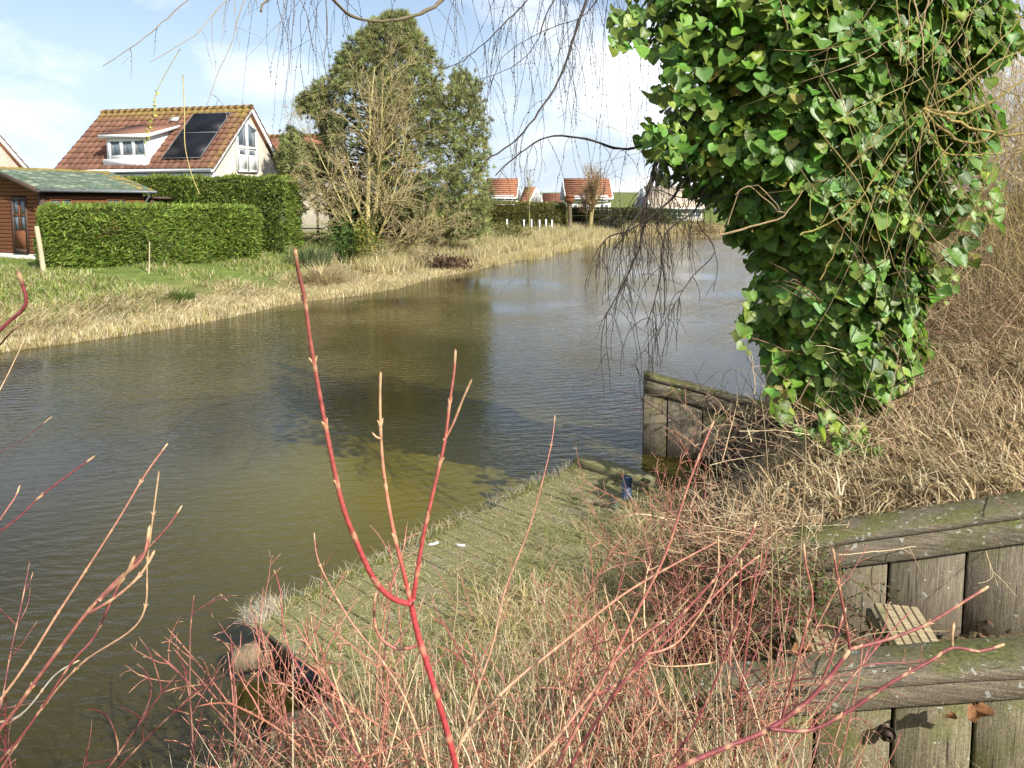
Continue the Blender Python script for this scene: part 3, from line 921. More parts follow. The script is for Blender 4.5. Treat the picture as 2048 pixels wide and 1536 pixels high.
# ------------------------------------------------------------------ log cabin
def cabin():
    c = thing('log_cabin', 'orange brown log cabin with green shingle roof behind the low hedge', 'cabin', (-17.2, 25.5, 0), math.atan2(-0.39, 0.92))
    z0, ze, zr = 0.98, 3.40, 4.26
    W2 = 2.75
    xw, yw, ylen = -0.28, 0.32, 4.65
    # planks of the front gable wall
    ph = 0.145
    def plank(x0, x1, z, y, along='x'):
        me = bevel_box('plank', x1 - x0, 0.07, ph - 0.010, M_CABIN, 0.024)
        o = link('plank', me, c)
        o.location = ((x0 + x1) / 2, y, z + ph / 2)
        if along == 'y':
            o.location = (y, (x0 + x1) / 2, z + ph / 2); o.rotation_euler = (0, 0, R(90))
        return o
    nrow = int((ze - z0) / ph)
    for i in range(nrow):
        z = z0 + i * ph
        if z < 3.12:
            plank(-1.12, xw, z, yw); plank(-5.2, -2.0, z, yw)
        else:
            plank(-5.2, xw, z, yw)
    for i in range(6):
        z = z0 + (nrow + i) * ph
        half = (zr - 0.12 - z - ph) / ((zr - ze) / W2)
        if half > 0.2:
            plank(-W2 - half + 0.02, -W2 + half - 0.02, z, yw)
    for i in range(nrow - 1):
        plank(yw + 0.06, ylen, z0 + i * ph, xw, 'y')
    g = G(); g.box((-5.2, yw + 0.06, z0), (xw - 0.06, ylen - 0.02, ze - 0.1)); g.build('inner_wall', M_CABIND, c)
    g = G(); g.box((-5.25, yw - 0.03, 0.5), (xw + 0.03, ylen + 0.05, z0 - 0.004)); g.build('plinth', M_CONC, c)
    # corner boards
    g = G(); g.box((xw - 0.10, yw - 0.07, z0), (xw + 0.06, yw - 0.03, ze - 0.08)); g.box((xw + 0.03, yw - 0.028, z0), (xw + 0.07, yw + 0.10, ze - 0.08)); g.build('corner_board', M_CABIND, c)
    # door with eight small panes above a panel
    d = link('door', None, c)
    g = G()
    x0, x1, zt = -2.0, -1.12, 3.10
    y = yw - 0.03
    for a in (x0, x1 - 0.1): g.box((a, y - 0.03, z0), (a + 0.1, y + 0.05, zt))
    g.box((x0 + 0.1, y - 0.03, zt - 0.1), (x1 - 0.1, y + 0.05, zt)); g.box((x0 + 0.1, y - 0.028, z0), (x1 - 0.1, y + 0.05, z0 + 0.18))
    g.build('frame', M_CABIND, d)
    g = G(); g.box((x0 + 0.1, y - 0.012, z0 + 0.18), (x1 - 0.1, y + 0.03, 1.85)); g.box((-1.60, y - 0.02, 1.852), (-1.52, y + 0.03, zt - 0.1))
    g.box((x0 + 0.1, y - 0.018, 2.40), (-1.602, y + 0.03, 2.46)); g.box((-1.518, y - 0.018, 2.40), (x1 - 0.1, y + 0.03, 2.46)); g.build('leaf_frame', M_CABIN, d)
    for a0, a1 in ((x0 + 0.1, -1.60), (-1.52, x1 - 0.1)):
        for b0, b1 in ((1.852, 2.40), (2.46, zt - 0.1)):
            g = G(); g.box((a0 + 0.002, y + 0.0, b0 + 0.002), (a1 - 0.002, y + 0.012, b1 - 0.002)); g.build('pane', M_GLASS, d)
    # windows of the long side
    for y0, y1, zb_, n in ((0.55, 1.45, 2.35, 2), (2.85, 3.75, 2.25, 3)):
        w = link('window', None, c)
        g = G(); zt_ = 3.05
        g.box((xw + 0.03, y0, zt_ - 0.07), (xw + 0.075, y1, zt_)); g.box((xw + 0.03, y0, zb_), (xw + 0.075, y1, zb_ + 0.07))
        for k in range(n + 1):
            yy = y0 + (y1 - y0 - 0.07) * k / n
            g.box((xw + 0.03, yy, zb_ + 0.072), (xw + 0.073, yy + 0.07, zt_ - 0.072))
        g.build('frame', M_CABIN, w)
        for k in range(n):
            yy = y0 + (y1 - y0 - 0.07) * k / n
            g = G(); g.box((xw + 0.035, yy + 0.072, zb_ + 0.072), (xw + 0.05, yy + (y1 - y0 - 0.07) / n - 0.002, zt_ - 0.072)); g.build('pane', M_GLASS, w)
    # roof
    r = link('roof', None, c)
    yr0, yr1 = -0.02, ylen + 0.25
    g = G()
    g.prism([(-W2, yr0, zr), (0, yr0, ze), (0, yr0, ze - 0.09), (-W2, yr0, zr - 0.1)], (0, yr1 - yr0, 0))
    g.prism([(-W2 - 0.003, yr0, zr), (-2 * W2, yr0, ze), (-2 * W2, yr0, ze - 0.09), (-W2 - 0.003, yr0, zr - 0.1)], (0, yr1 - yr0, 0))
    g.build('roof_deck', M_CABIND, r)
    g = G()
    for sgn in (1, -1):
        rows = 17; cols = 17
        for i in range(rows):
            for j in range(cols + 1):
                y0 = yr0 - 0.02 + (j - 0.5 * (i % 2)) * (yr1 - yr0 + 0.04) / cols; y1 = y0 + (yr1 - yr0) / cols - 0.012
                y0 = max(y0, yr0 - 0.02); y1 = min(y1, yr1 + 0.02)
                if y1 - y0 < 0.03: continue
                a = i / rows; b = (i + 1.15) / rows
                f = lambda t, lift: (-W2 + sgn * t * (W2 + 0.03), zr + 0.012 - t * (zr - ze) + lift)
                p0 = f(a, 0.004); p1 = f(b, 0.018)
                base = np.array([0.085, 0.115, 0.085]) * random.uniform(0.75, 1.3) + (np.array([0.09, 0.085, 0.05]) * (random.random() < 0.12))
                if (1 - a) > 0.93 or (j > cols - 3 and random.random() < 0.5): base = np.array([0.22, 0.17, 0.05]) * random.uniform(0.6, 1.1)
                g.add([[p0[0], y0, p0[1]], [p0[0], y1, p0[1]], [p1[0], y1, p1[1]], [p1[0], y0, p1[1]], [p1[0], y0, p1[1] - 0.02], [p1[0], y1, p1[1] - 0.02]],
                      quads=[[0, 3, 2, 1], [3, 4, 5, 2]] if sgn > 0 else [[0, 1, 2, 3], [3, 2, 5, 4]], col=base)
    g.build('shingles', M_SHINGLE, r, kind='stuff')
    g = G()
    g.prism([(-W2, yr0 - 0.03, zr + 0.04), (0.06, yr0 - 0.03, ze + 0.03), (0.06, yr0 - 0.03, ze - 0.17), (-W2, yr0 - 0.03, zr - 0.16)], (0, -0.035, 0))
    g.prism([(-W2 - 0.002, yr0 - 0.03, zr + 0.04), (-2 * W2 - 0.06, yr0 - 0.03, ze + 0.03), (-2 * W2 - 0.06, yr0 - 0.03, ze - 0.17), (-W2 - 0.002, yr0 - 0.03, zr - 0.16)], (0, -0.035, 0))
    g.build('verge_board', M_CABIND, r)
    g = G(); g.tube([(0.09, yr0, ze - 0.06), (0.09, yr1 + 0.05, ze - 0.06)], 0.06, 8); g.build('gutter', M_GUTTER, c)
    g = G(); g.tube([(0.09, ylen - 0.02, ze - 0.1), (0.06, ylen - 0.02, ze - 0.25), (-0.14, ylen - 0.02, ze - 0.42), (-0.14, ylen - 0.02, 0.9)], 0.045, 8); g.build('downpipe', M_GUTTER, c)
    # lean-to at the far end
    a = link('lean_to', None, c)
    g = G(); g.box((-3.6, ylen + 0.3, 0.8), (-0.1, ylen + 1.5, 3.0)); g.build('wall', M_CABIND, a)
    g = G(); g.prism([(-3.8, ylen + 0.28, 3.28), (0.35, ylen + 0.28, 3.12), (0.35, ylen + 0.28, 3.04), (-3.8, ylen + 0.28, 3.2)], (0, 1.5, 0)); g.build('roof', M_CABIND, a)
    g = G(); g.box((-0.097, ylen + 0.7, 2.55), (-0.07, ylen + 1.3, 2.66)); g.build('lamp_strip', M_CONC, a)
    return c
cabin()


# ------------------------------------------------------------------ hedges
def hedge(label, pts, thick, top0, top1, col, dens=520, size=0.10, base=None, aspect=0.4):
    """clipped hedge along a line: dark woody core and a skin of leaf sprays on every face"""
    p0 = np.array(pts[0], float); p1 = np.array(pts[1], float)
    L = np.hypot(*(p1 - p0)); ax = (p1 - p0) / L; nr = np.array([-ax[1], ax[0]])
    rz = math.atan2(ax[1], ax[0])
    zb = (gz(*p0) + gz(*p1)) / 2 - 0.1 if base is None else base
    h = thing('hedge', label, 'hedge', (p0[0], p0[1], zb), rz)
    t0, t1 = top0 - zb, top1 - zb
    g = G()
    hw = thick / 2
    def top(x): return t0 + (t1 - t0) * x / L
    v = []; i0 = 0.10
    for x in (i0, L - i0):
        for y in (-hw + i0, hw - i0):
            v += [[x, y, 0.0], [x, y, top(x) - i0]]
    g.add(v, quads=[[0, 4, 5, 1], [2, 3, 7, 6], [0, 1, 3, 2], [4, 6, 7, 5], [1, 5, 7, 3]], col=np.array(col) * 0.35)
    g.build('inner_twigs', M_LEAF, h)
    g = G()
    def face(n, fn, nrm):
        P = fn(rng.uniform(0, 1, n), rng.uniform(0, 1, n))
        bulge = 0.11 * fbm(P[:, 0] * 2.3 + P[:, 1] * 3, P[:, 2] * 2.9 + P[:, 1] * 2, 21) + 0.06 * fbm(P[:, 0] * 0.8, P[:, 2] * 0.9, 22) + np.abs(rng.normal(size=n)) * 0.045
        tz = P[:, 2] / np.maximum(top(P[:, 0]), 0.1); ed = np.minimum(P[:, 0], L - P[:, 0])
        if nrm[2] == 0: bulge = bulge - 0.16 * ss(0.86, 1.0, tz) - 0.10 * (1 - ss(0, 0.25, tz))
        else: bulge = bulge - 0.14 * (1 - ss(0, 0.25, ed))
        nrm = np.array(nrm, float)
        P = P + nrm * bulge[:, None]
        sl = np.sin(P[:, 0] * 1.7 + P[:, 2] * 1.1)[:, None]
        D = nrm * 0.5 + rng.normal(size=(n, 3)) * 0.33 + np.array([0.42, 0, 0.30]) * (0.8 + 0.5 * sl)
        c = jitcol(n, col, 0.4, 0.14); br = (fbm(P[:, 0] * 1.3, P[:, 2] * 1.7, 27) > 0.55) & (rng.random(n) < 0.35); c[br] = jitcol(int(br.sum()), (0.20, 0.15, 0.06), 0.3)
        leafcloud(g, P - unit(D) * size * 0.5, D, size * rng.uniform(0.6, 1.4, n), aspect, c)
    tm = max(t0, t1)
    face(int(dens * L * tm), lambda a, b: np.stack([a * L, np.full(len(a), -hw), b * top(a * L)], 1), (0, -1, 0))
    face(int(dens * 0.4 * L * tm), lambda a, b: np.stack([a * L, np.full(len(a), hw), b * top(a * L)], 1), (0, 1, 0))
    face(int(dens * 1.2 * L * thick), lambda a, b: np.stack([a * L, (b - 0.5) * thick, top(a * L)], 1), (0, 0, 1))
    face(int(dens * thick * t0), lambda a, b: np.stack([np.zeros(len(a)), (a - 0.5) * thick, b * t0], 1), (-1, 0, 0))
    face(int(dens * thick * t1), lambda a, b: np.stack([np.full(len(a), L), (a - 0.5) * thick, b * t1], 1), (1, 0, 0))
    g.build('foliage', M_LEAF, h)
    return h

LEYL = (0.175, 0.240, 0.040)
hedge('low clipped conifer hedge in front of the log cabin', [(-15.0, 22.3), (-9.9, 26.9)], 1.0, 2.80, 2.64, LEYL, 620, 0.17, aspect=0.26)
hedge('tall clipped conifer hedge between the cabin and the brick house', [(-17.6, 31.9), (-9.35, 29.9)], 1.3, 3.94, 3.88, (0.180, 0.240, 0.046), 480, 0.18, aspect=0.26)
hedge('dark shaded hedge behind the pine and the picnic table', [(-11.0, 43.0), (-3.5, 42.0)], 1.2, 3.45, 3.3, (0.050, 0.080, 0.020), 200, 0.16)  # shade of the pine put into the darker leaf colour
hedge('long brown green clipped hedge across the water with white posts in front', [(-2.9, 58.0), (4.35, 57.0)], 1.4, 2.72, 2.68, (0.19, 0.18, 0.05), 260, 0.17)
hedge('low dark hedge beneath the bare tree on the far bank', [(5.2, 62.0), (9.4, 61.0)], 1.2, 2.3, 2.2, (0.075, 0.075, 0.030), 160, 0.18)
hedge('far hedge strip to the left of the pale house over the water', [(9.6, 66.0), (14.6, 65.0)], 1.3, 2.2, 2.1, (0.085, 0.105, 0.03), 150, 0.18)


# ------------------------------------------------------------------ houses over the water
M_BEIGE = mat('far beige roof', (0.40, 0.33, 0.25), rough=0.9, scale=3, amt=0.2)

def far_house(label, pxl, pxr, y_ridge, y_eave, D, roofm, gable='left', dormer=False, ridge_deg=0.0, gw=0.0, base=0.5, wallm=None, courses=True):
    """small gabled house placed from its roof: ridge runs left-right, the near slope faces the water"""
    a = at(pxl, y_eave, D); b = at(pxr, y_eave, D)
    L = b[0] - a[0]; ze = a[2]; zr = at(pxl, y_ridge, D + 2.5)[2]
    h = thing('far_house', label, 'house', (a[0], D, base), R(ridge_deg))
    ze -= base; zr -= base
    wallm = wallm or M_FARWALL
    dp = (zr - ze) * 0.95
    g = G()
    ins = 0.12
    prof = [(0.25, 0), (0.25, ze - 0.05), (dp, zr - 0.25), (2 * dp - 0.25, ze - 0.05), (2 * dp - 0.25, 0)]
    g.prism([(ins, y, z) for y, z in prof], (L - 2 * ins, 0, 0))
    g.build('wall', wallm, h)
    r = link('roof', None, h)
    g = G()
    for s in (1, -1):
        yr = dp - 0.002 * s
        yE = -0.12 if s > 0 else 2 * dp + 0.12
        g.prism([(0, yr, zr), (0, yE, ze - 0.12), (0, yE, ze - 0.26), (0, yr, zr - 0.18)], (L, 0, 0))
    g.build('tile_slope', roofm, r)
    g = G()
    nrow = 9
    for i in range(nrow if courses else 0):       # courses of tiles as steps
        t0 = i / nrow; t1 = (i + 1) / nrow
        y0 = dp + (-0.12 - dp) * t0; y1 = dp + (-0.14 - dp) * t1
        zz0 = zr + (ze - 0.12 - zr) * t0 + 0.02; zz1 = zr + (ze - 0.12 - zr) * t1 + 0.09
        g.prism([(0.01, y0, zz0), (0.01, y1, zz1), (0.01, y1, zz1 - 0.08)], (L - 0.02, 0, 0))
    if courses: g.build('tile_courses', roofm, r)
    for x in (-0.09, L):
        g = G()
        g.prism([(x, -0.15, ze - 0.36), (x, -0.15, ze - 0.08), (x, dp, zr + 0.03), (x, 2 * dp + 0.15, ze - 0.08), (x, 2 * dp + 0.15, ze - 0.36), (x, dp, zr - 0.26)], (0.09, 0, 0))
        g.build('verge_board', M_WHITE, r)
    g = G(); g.box((0, -0.22, ze - 0.34), (L, -0.14, ze - 0.16)); g.build('gutter', M_WHITE, h)
    if dormer:
        d = link('dormer', None, h)
        g = G(); g.box((L * 0.12, -0.1, ze - 0.6), (L * 0.9, dp * 0.4, ze + 0.10)); g.build('dormer_wall', M_WHITE, d)
        n = 3
        for k in range(n):
            x0 = L * 0.12 + (L * 0.78) * (k + 0.1) / n; x1 = L * 0.12 + (L * 0.78) * (k + 0.9) / n
            g = G(); g.box((x0, -0.13, ze - 0.5), (x1, -0.105, ze - 0.05)); g.build('pane', M_GLASS, d)
    n = max(2, int(L / 1.8))
    for k in range(n):
        x0 = L * (k + 0.2) / n; x1 = L * (k + 0.8) / n
        window_unit(h, x0, x1, 0.7, min(ze - 0.5, 2.0), 0.24, cols=2, fw=0.09)
    return h

far_house('far house with red roof and white verge just right of the pine', 968, 1034, 357, 392, 88, M_ROOF, dormer=True, ridge_deg=-6)
far_house('far white gabled house squeezed beside the first red roof', 1037, 1062, 374, 402, 100, M_ROOF, ridge_deg=-30)
far_house('far low house with brown roof and a row of white windows', 1084, 1132, 387, 405, 118, M_ROOFB, dormer=True)
far_house('far house with bright orange roof behind the bare round tree', 1131, 1226, 357, 393, 82, M_ROOF, dormer=True, ridge_deg=4)
far_house('pale cream house with light roof seen through the willow twigs', 1300, 1420, 372, 412, 70, M_BEIGE, ridge_deg=12, wallm=M_FARWALL, courses=False)
far_house('small far house with brown roof half hidden by the willow', 1438, 1500, 372, 396, 120, M_ROOFB)

# white pole by the brown-roofed house
g = G(); p = at(1083, 408, 100); g.tube([(p[0], 100, 0.5), (p[0], 100, at(1083, 383, 100)[2])], [0.14, 0.1], 8); g.tube([(p[0], 100, 5.6), (p[0], 100, 5.75)], 0.16, 8)
o = g.build('flagpole', M_WHITE); tag(o, 'white pole standing in front of the far brown roof', 'pole')

# short white posts before the long far hedge
for i, px in enumerate((1014, 1048, 1063, 1079, 1092, 1104)):
    D = 54.0; x = at(px, 450, D)[0]; zg = gz(x, D)
    g = G(); hh = at(px, 439 + (i % 2), D)[2] - zg
    g.box((-0.05, -0.05, -0.1), (0.05, 0.05, hh)); g.prism([(-0.06, -0.06, hh), (0.06, -0.06, hh), (0.0, -0.06, hh + 0.05)], (0, 0.12, 0))
    o = g.build('fence_post', M_WHITE); o.location = (x, D, zg)
    tag(o, ['leftmost short white post, apart from the others', 'second white post from the left before the far hedge', 'third white post from the left before the far hedge',
            'fourth white post from the left before the far hedge', 'fifth white post from the left before the far hedge', 'rightmost white post before the far hedge'][i], 'post', 'white posts before the far hedge')


# ------------------------------------------------------------------ pine tree
def pine():
    D0 = 35.0
    base = at(775, 480, D0); zg = gz(base[0], D0)
    t = thing('pine_tree', 'big shaggy green pine tree across the pond', 'tree', (base[0], D0, zg))
    org = np.array([base[0], D0, zg])
    tab = [(34, 775, 806), (60, 735, 832), (100, 690, 858), (130, 672, 872), (150, 662, 940), (170, 655, 958), (200, 648, 962), (250, 645, 968), (300, 630, 972), (350, 615, 978), (400, 640, 976), (440, 720, 972), (468, 850, 965)]
    ty = [a[0] for a in tab]; tl = [a[1] for a in tab]; tr = [a[2] for a in tab]
    P = []; Dr = []
    def addc(px, py, dd):
        P.append(at(px, py, D0 + dd))
    n = 0
    while n < 3600:
        y = random.uniform(34, 470); l = np.interp(y, ty, tl); r = np.interp(y, ty, tr)
        u = random.uniform(-1, 1)
        px = (l + r) / 2 + u * (r - l) / 2 + random.uniform(-6, 6)
        if px < 735 and y > 180 and random.random() < 0.55: continue
        if 860 < px < 905 and 120 < y < 175 and random.random() < 0.8: continue
        if px < 820 and y > 420 and random.random() < 0.8: continue
        # clumpiness: branches with gaps
        if fbm(np.array([px * 0.055]), np.array([y * 0.075]), 4)[0] < -0.28 and random.random() < 0.85: continue
        hw = (r - l) / 2 * D0 / F
        dd = random.uniform(-1, 1) * hw * math.sqrt(max(0.05, 1 - u * u)) * 0.85
        addc(px, y, dd); n += 1
    for (cx, cy, rx, ry, m) in ((632, 208, 34, 26, 190), (668, 260, 30, 34, 120), (585, 292, 20, 34, 130), (605, 318, 46, 28, 260), (640, 345, 45, 20, 120), (660, 400, 60, 28, 70), (600, 335, 40, 16, 50), (650, 175, 20, 16, 30)):
        for k in range(m):
            a = random.uniform(0, 6.28); q = math.sqrt(random.random())
            addc(cx + math.cos(a) * rx * q, cy + math.sin(a) * ry * q, random.uniform(-0.9, 0.9))
    P = np.array(P)
    ctr = np.stack([np.full(len(P), org[0]), np.full(len(P), org[1]), P[:, 2] - 0.8], 1)
    out = unit(P - ctr) + np.array([0, 0, 0.55])
    g = G()
    # several twig ends per clump
    reps = 3
    PP = np.repeat(P, reps, 0) + rng.normal(size=(len(P) * reps, 3)) * 0.13
    DD = np.repeat(out, reps, 0) + rng.normal(size=(len(P) * reps, 3)) * 0.45
    needles(g, PP - org, DD, 17, 0.24, 0.036, (0.255, 0.275, 0.105), 0.75, 0.55)
    g.build('crown', M_LEAF, t)
    g = G()
    top = at(790, 45, D0)
    trunk = np.array([[0, 0, -0.2], [0.1, 0.1, 2.0], [0.0, -0.1, 4.5], [0.25, 0.0, 7.5], [top[0] - org[0], 0, top[2] - zg]])
    g.tube(trunk, [0.30, 0.26, 0.2, 0.13, 0.03], 9, col=(0.10, 0.065, 0.04))
    g.build('trunk', M_BARK, t)
    g = G()
    for k in rng.choice(len(P), 170, replace=False):
        q = P[k] - org
        zt = max(0.9, q[2] - random.uniform(0.4, 1.6)); f = zt / (top[2] - zg)
        s = np.array([0.15 * f, 0, zt]); mid = (s + q) / 2 + np.array([0, 0, -0.15])
        g.tube([s, mid, q], [0.05, 0.03, 0.012], 4, col=(0.11, 0.075, 0.045), cap=False)
    g.build('branches', M_TWIG, t)
pine()


# ------------------------------------------------------------------ bare trees across the pond
def bare_tree(name, label, px, D, height, cfg, stems, zg=None, sub=None):
    x = at(px, 460, D)[0]; zg = gz(x, D) if zg is None else zg
    t = thing(name, label, 'tree', (x, D, zg))
    for d, l, r in stems:
        g = G(); grow(g, (0.0, 0.0, -0.1), d, l, r, 0, cfg)
        g.build('trunk' if l > height * 0.7 else 'branch', M_TWIG, t)
    return t

LICH = (0.33, 0.28, 0.115); LICH2 = (0.33, 0.26, 0.125); TW = (0.38, 0.31, 0.17)
cfgB = dict(n=[9, 7, 6, 5], bend=[0.22, 0.7, 1.0, 1.0], grav=[0.15, 0.25, 0.1, 0.0], taper=[0.15, 0.2, 0.3, 0.4], sides=[8, 5, 4, 3], kids=[15, 8, 5, 0],
            **{'from': [0.14, 0.2, 0.2, 0]}, ratio=[0.44, 0.5, 0.5, 0], angle=[0.72, 0.6, 0.6, 0], col=[LICH, LICH, LICH2, TW], rmin=0.007)
bare_tree('bare_tree', 'bare spreading tree with yellow green lichen bark in front of the pine', 738, 31.0, 8.5, cfgB,
          [((-0.07, 0, 1), 8.7, 0.13), ((0.15, 0.05, 1), 8.4, 0.115), ((1, 0.1, 0.62), 4.6, 0.060), ((-0.75, 0.0, 0.8), 4.6, 0.060), ((0.5, 0.0, 1.0), 6.4, 0.06), ((-0.45, -0.1, 1.0), 6.2, 0.055), ((1.0, -0.1, 0.30), 4.2, 0.055)])
cfgS = dict(n=[7, 6, 5], bend=[0.4, 0.5, 0.7], grav=[0.3, 0.5, 0.3], taper=[0.3, 0.3, 0.4], sides=[6, 4, 3], kids=[22, 9, 0], **{'from': [0.35, 0.1, 0]},
            ratio=[0.62, 0.5, 0], angle=[0.5, 0.5, 0], col=[(0.26, 0.22, 0.10), (0.27, 0.19, 0.09), (0.25, 0.17, 0.09)], rmin=0.012)
bare_tree('pollard_tree', 'round bare tree with upswept brown twigs before the orange roof', 1180, 60.0, 5.0, cfgS,
          [((-0.12, 0, 1), 4.2, 0.15), ((0.28, 0, 1), 4.2, 0.13), ((-0.4, 0, 1), 3.4, 0.09), ((0.05, 0.2, 1), 4.4, 0.12)])
cfgT = dict(n=[7, 5, 4], bend=[0.3, 0.6, 0.7], grav=[0.1, 0.3, 0.2], taper=[0.4, 0.3, 0.4], sides=[6, 4, 3], kids=[9, 5, 0], **{'from': [0.4, 0.1, 0]},
            ratio=[0.4, 0.5, 0], angle=[0.6, 0.6, 0], col=[(0.29, 0.27, 0.10), (0.27, 0.24, 0.10), (0.25, 0.2, 0.1)], rmin=0.01)
bare_tree('sapling', 'slender yellowish sapling before the left end of the long far hedge', 1058, 50.0, 4.5, cfgT, [((0.03, 0, 1), 4.3, 0.07)])

# stub of a pollarded willow with a nest box
x = at(1139, 460, 56)[0]; zg = gz(x, 56)
t = thing('pollard_stump', 'short pollarded trunk with a brown nest box on top', 'stump', (x, 56, zg))
g = G(); g.tube([(0, 0, -0.1), (0.03, 0, 1.0), (-0.02, 0, 2.1), (0.0, 0, 2.35)], [0.2, 0.17, 0.19, 0.26], 9, col=(0.13, 0.10, 0.06)); g.build('trunk', M_TWIG, t)
g = G(); g.box((-0.36, -0.3, 2.35), (0.36, 0.3, 2.75)); g.prism([(-0.45, -0.36, 2.74), (0.45, -0.36, 2.74), (0.0, -0.36, 3.05)], (0, 0.72, 0)); g.build('nest_box', M_CABIN, t)

# evergreen shrub at the foot of the bare tree
x = at(706, 460, 29.0)[0]; zg = gz(x, 29)
t = thing('evergreen_shrub', 'leafy green and yellow shrub at the foot of the bare tree', 'shrub', (x, 29, zg))
g = G(); n = 3000
P = rng.normal(size=(n, 3)) * np.array([0.52, 0.45, 0.42]) + np.array([0, 0, 0.95]); P = P[P[:, 2] > 0.12]
dens = fbm(P[:, 0] * 5, P[:, 2] * 6 + P[:, 1] * 4, 31); P = P[dens > -0.35]
c = jitcol(len(P), (0.085, 0.135, 0.03), 0.35); yl = (P[:, 0] > 0.15) & (rng.random(len(P)) < 0.55); c[yl] = jitcol(yl.sum(), (0.24, 0.22, 0.04), 0.3)
leafcloud(g, P, rng.normal(size=P.shape) + np.array([0, 0, 0.3]), 0.13, 0.55, c); g.build('foliage', M_LEAF, t)
g = G()
for k in range(9): g.tube(curve_path((0.05, 0, -0.05), (random.uniform(-.6, .6), random.uniform(-.4, .4), 1), random.uniform(0.9, 1.5), 6, 0.3), np.linspace(0.025, 0.008, 6), 5, col=(0.16, 0.09, 0.05))
g.build('stems', M_TWIG, t)

# shrubs on the far shore, right of the houses
for lab, px, D, w, h_, col in (('dark green bush beside the pale house over the water', 1345, 66, 1.3, 1.6, (0.05, 0.085, 0.025)),
                               ('brown reed bed bush at the right end of the far shore', 1405, 60, 1.6, 1.1, (0.26, 0.19, 0.09)),
                               ('olive scrub bush on the bank below the long far hedge', 1010, 46, 1.5, 0.75, (0.16, 0.15, 0.045)),
                               ('low brown bramble bush at the waterline below the bare tree', 880, 29.5, 1.1, 0.35, (0.11, 0.065, 0.04))):
    x = at(px, 460, D)[0]; zg = gz(x, D)
    t = thing('bush', lab, 'bush', (x, D, zg))
    g = G(); n = 1600
    P = rng.normal(size=(n, 3)) * np.array([w * 0.5, w * 0.45, h_ * 0.35]) + np.array([0, 0, h_ * 0.5]); P = P[P[:, 2] > 0]
    leafcloud(g, P, rng.normal(size=P.shape) + np.array([0, 0, 0.7]), 0.2, 0.35, jitcol(len(P), col, 0.4)); g.build('foliage', M_LEAF, t)

# wooden posts by the low hedge
def lean_post(name, label, pb, pt, D, r, m=M_TWIG, col=(0.36, 0.31, 0.2)):
    a = at(*pb, D); b = at(*pt, D); zg = gz(a[0], a[1])
    a[2] = zg - 0.1
    g = G(); mid = (a + b) / 2 + np.array([0.01, 0, 0])
    g.tube([a, mid, b - (b - a) * 0.015, b], [r, r * 0.95, r * 0.9, r * 0.6], 8, col=col)
    o = g.build(name, m, origin=a)
    return tag(o, label, 'post')
lean_post('wooden_post', 'pale weathered post leaning in front of the low hedge', (88, 540), (73, 452), 21.2, 0.075)
lean_post('wooden_stake', 'thin stake standing before the middle of the low hedge', (296, 520), (299, 483), 22.5, 0.022)

# dark picnic table by the gable
x, y = at(612, 455, 36)[0], 36.0; zg = gz(x, y)
t = thing('picnic_table', 'dark wooden picnic table in the shade beside the brick house', 'table', (x, y, zg), R(8))
me = bevel_box('top_board', 1.8, 0.14, 0.04, M_CABIND, 0.006)
for i in range(5): o = link('top_board', me, t); o.location = (0, (i - 2) * 0.15, 0.74)
for s in (-1, 1):
    o = link('bench_board', me, t); o.location = (0, s * 0.72, 0.45)
    g = G()
    g.prism([(s * 0.6 - 0.03, -0.62, 0), (s * 0.6 - 0.03, -0.54, 0), (s * 0.6 - 0.03, -0.12, 0.72), (s * 0.6 - 0.03, -0.22, 0.72)], (0.06, 0, 0))
    g.prism([(s * 0.6 - 0.031, 0.62, 0), (s * 0.6 - 0.031, 0.54, 0), (s * 0.6 - 0.031, 0.12, 0.72), (s * 0.6 - 0.031, 0.22, 0.72)], (0.06, 0, 0))
    g.box((s * 0.6 + 0.032, -0.8, 0.36), (s * 0.6 + 0.07, 0.8, 0.43)); g.build('leg_frame', M_CABIND, t)


# ------------------------------------------------------------------ far bank vegetation
def bank_points(n, dmin, dmax, pw=1.0, smin=0.0, smax=1.0):
    """points on the far bank: along the shoreline, then inland by d"""
    S = np.array(FAR_SHORE[2:]); seg = np.diff(S, axis=0); ln = np.hypot(*seg.T); cum = np.concatenate([[0], np.cumsum(ln)])
    # more points where the bank is close to us
    s = rng.uniform(cum[-1] * smin, cum[-1] * smax, n * 3)
    i = np.clip(np.searchsorted(cum, s) - 1, 0, len(seg) - 1)
    p = S[i] + seg[i] * ((s - cum[i]) / ln[i])[:, None]
    nrm = np.stack([-seg[i][:, 1], seg[i][:, 0]], 1) / ln[i][:, None]
    d = dmin + (dmax - dmin) * rng.random(len(s)) ** pw
    p = p + nrm * d[:, None]
    keep = rng.random(len(s)) < np.clip(17.0 / np.maximum(p[:, 1], 8.0), 0, 1) ** 0.8
    keep &= (np.abs(p[:, 0]) < 0.85 * p[:, 1] + 2) & ~inside(p, POND)
    p = p[keep]; d = d[keep]
    return p[:n], d[:n]

STRAW = np.array([0.52, 0.42, 0.23]); STRAW2 = np.array([0.40, 0.30, 0.16]); PALE = np.array([0.62, 0.55, 0.36]); GR = np.array([0.165, 0.225, 0.050]); GRY = np.array([0.33, 0.32, 0.10])

def mixcol(n, opts, wts):
    k = rng.choice(len(opts), n, p=np.array(wts) / np.sum(wts))
    return np.clip(np.array(opts)[k] * (1 + rng.uniform(-0.25, 0.25, (n, 1))), 0, 1)

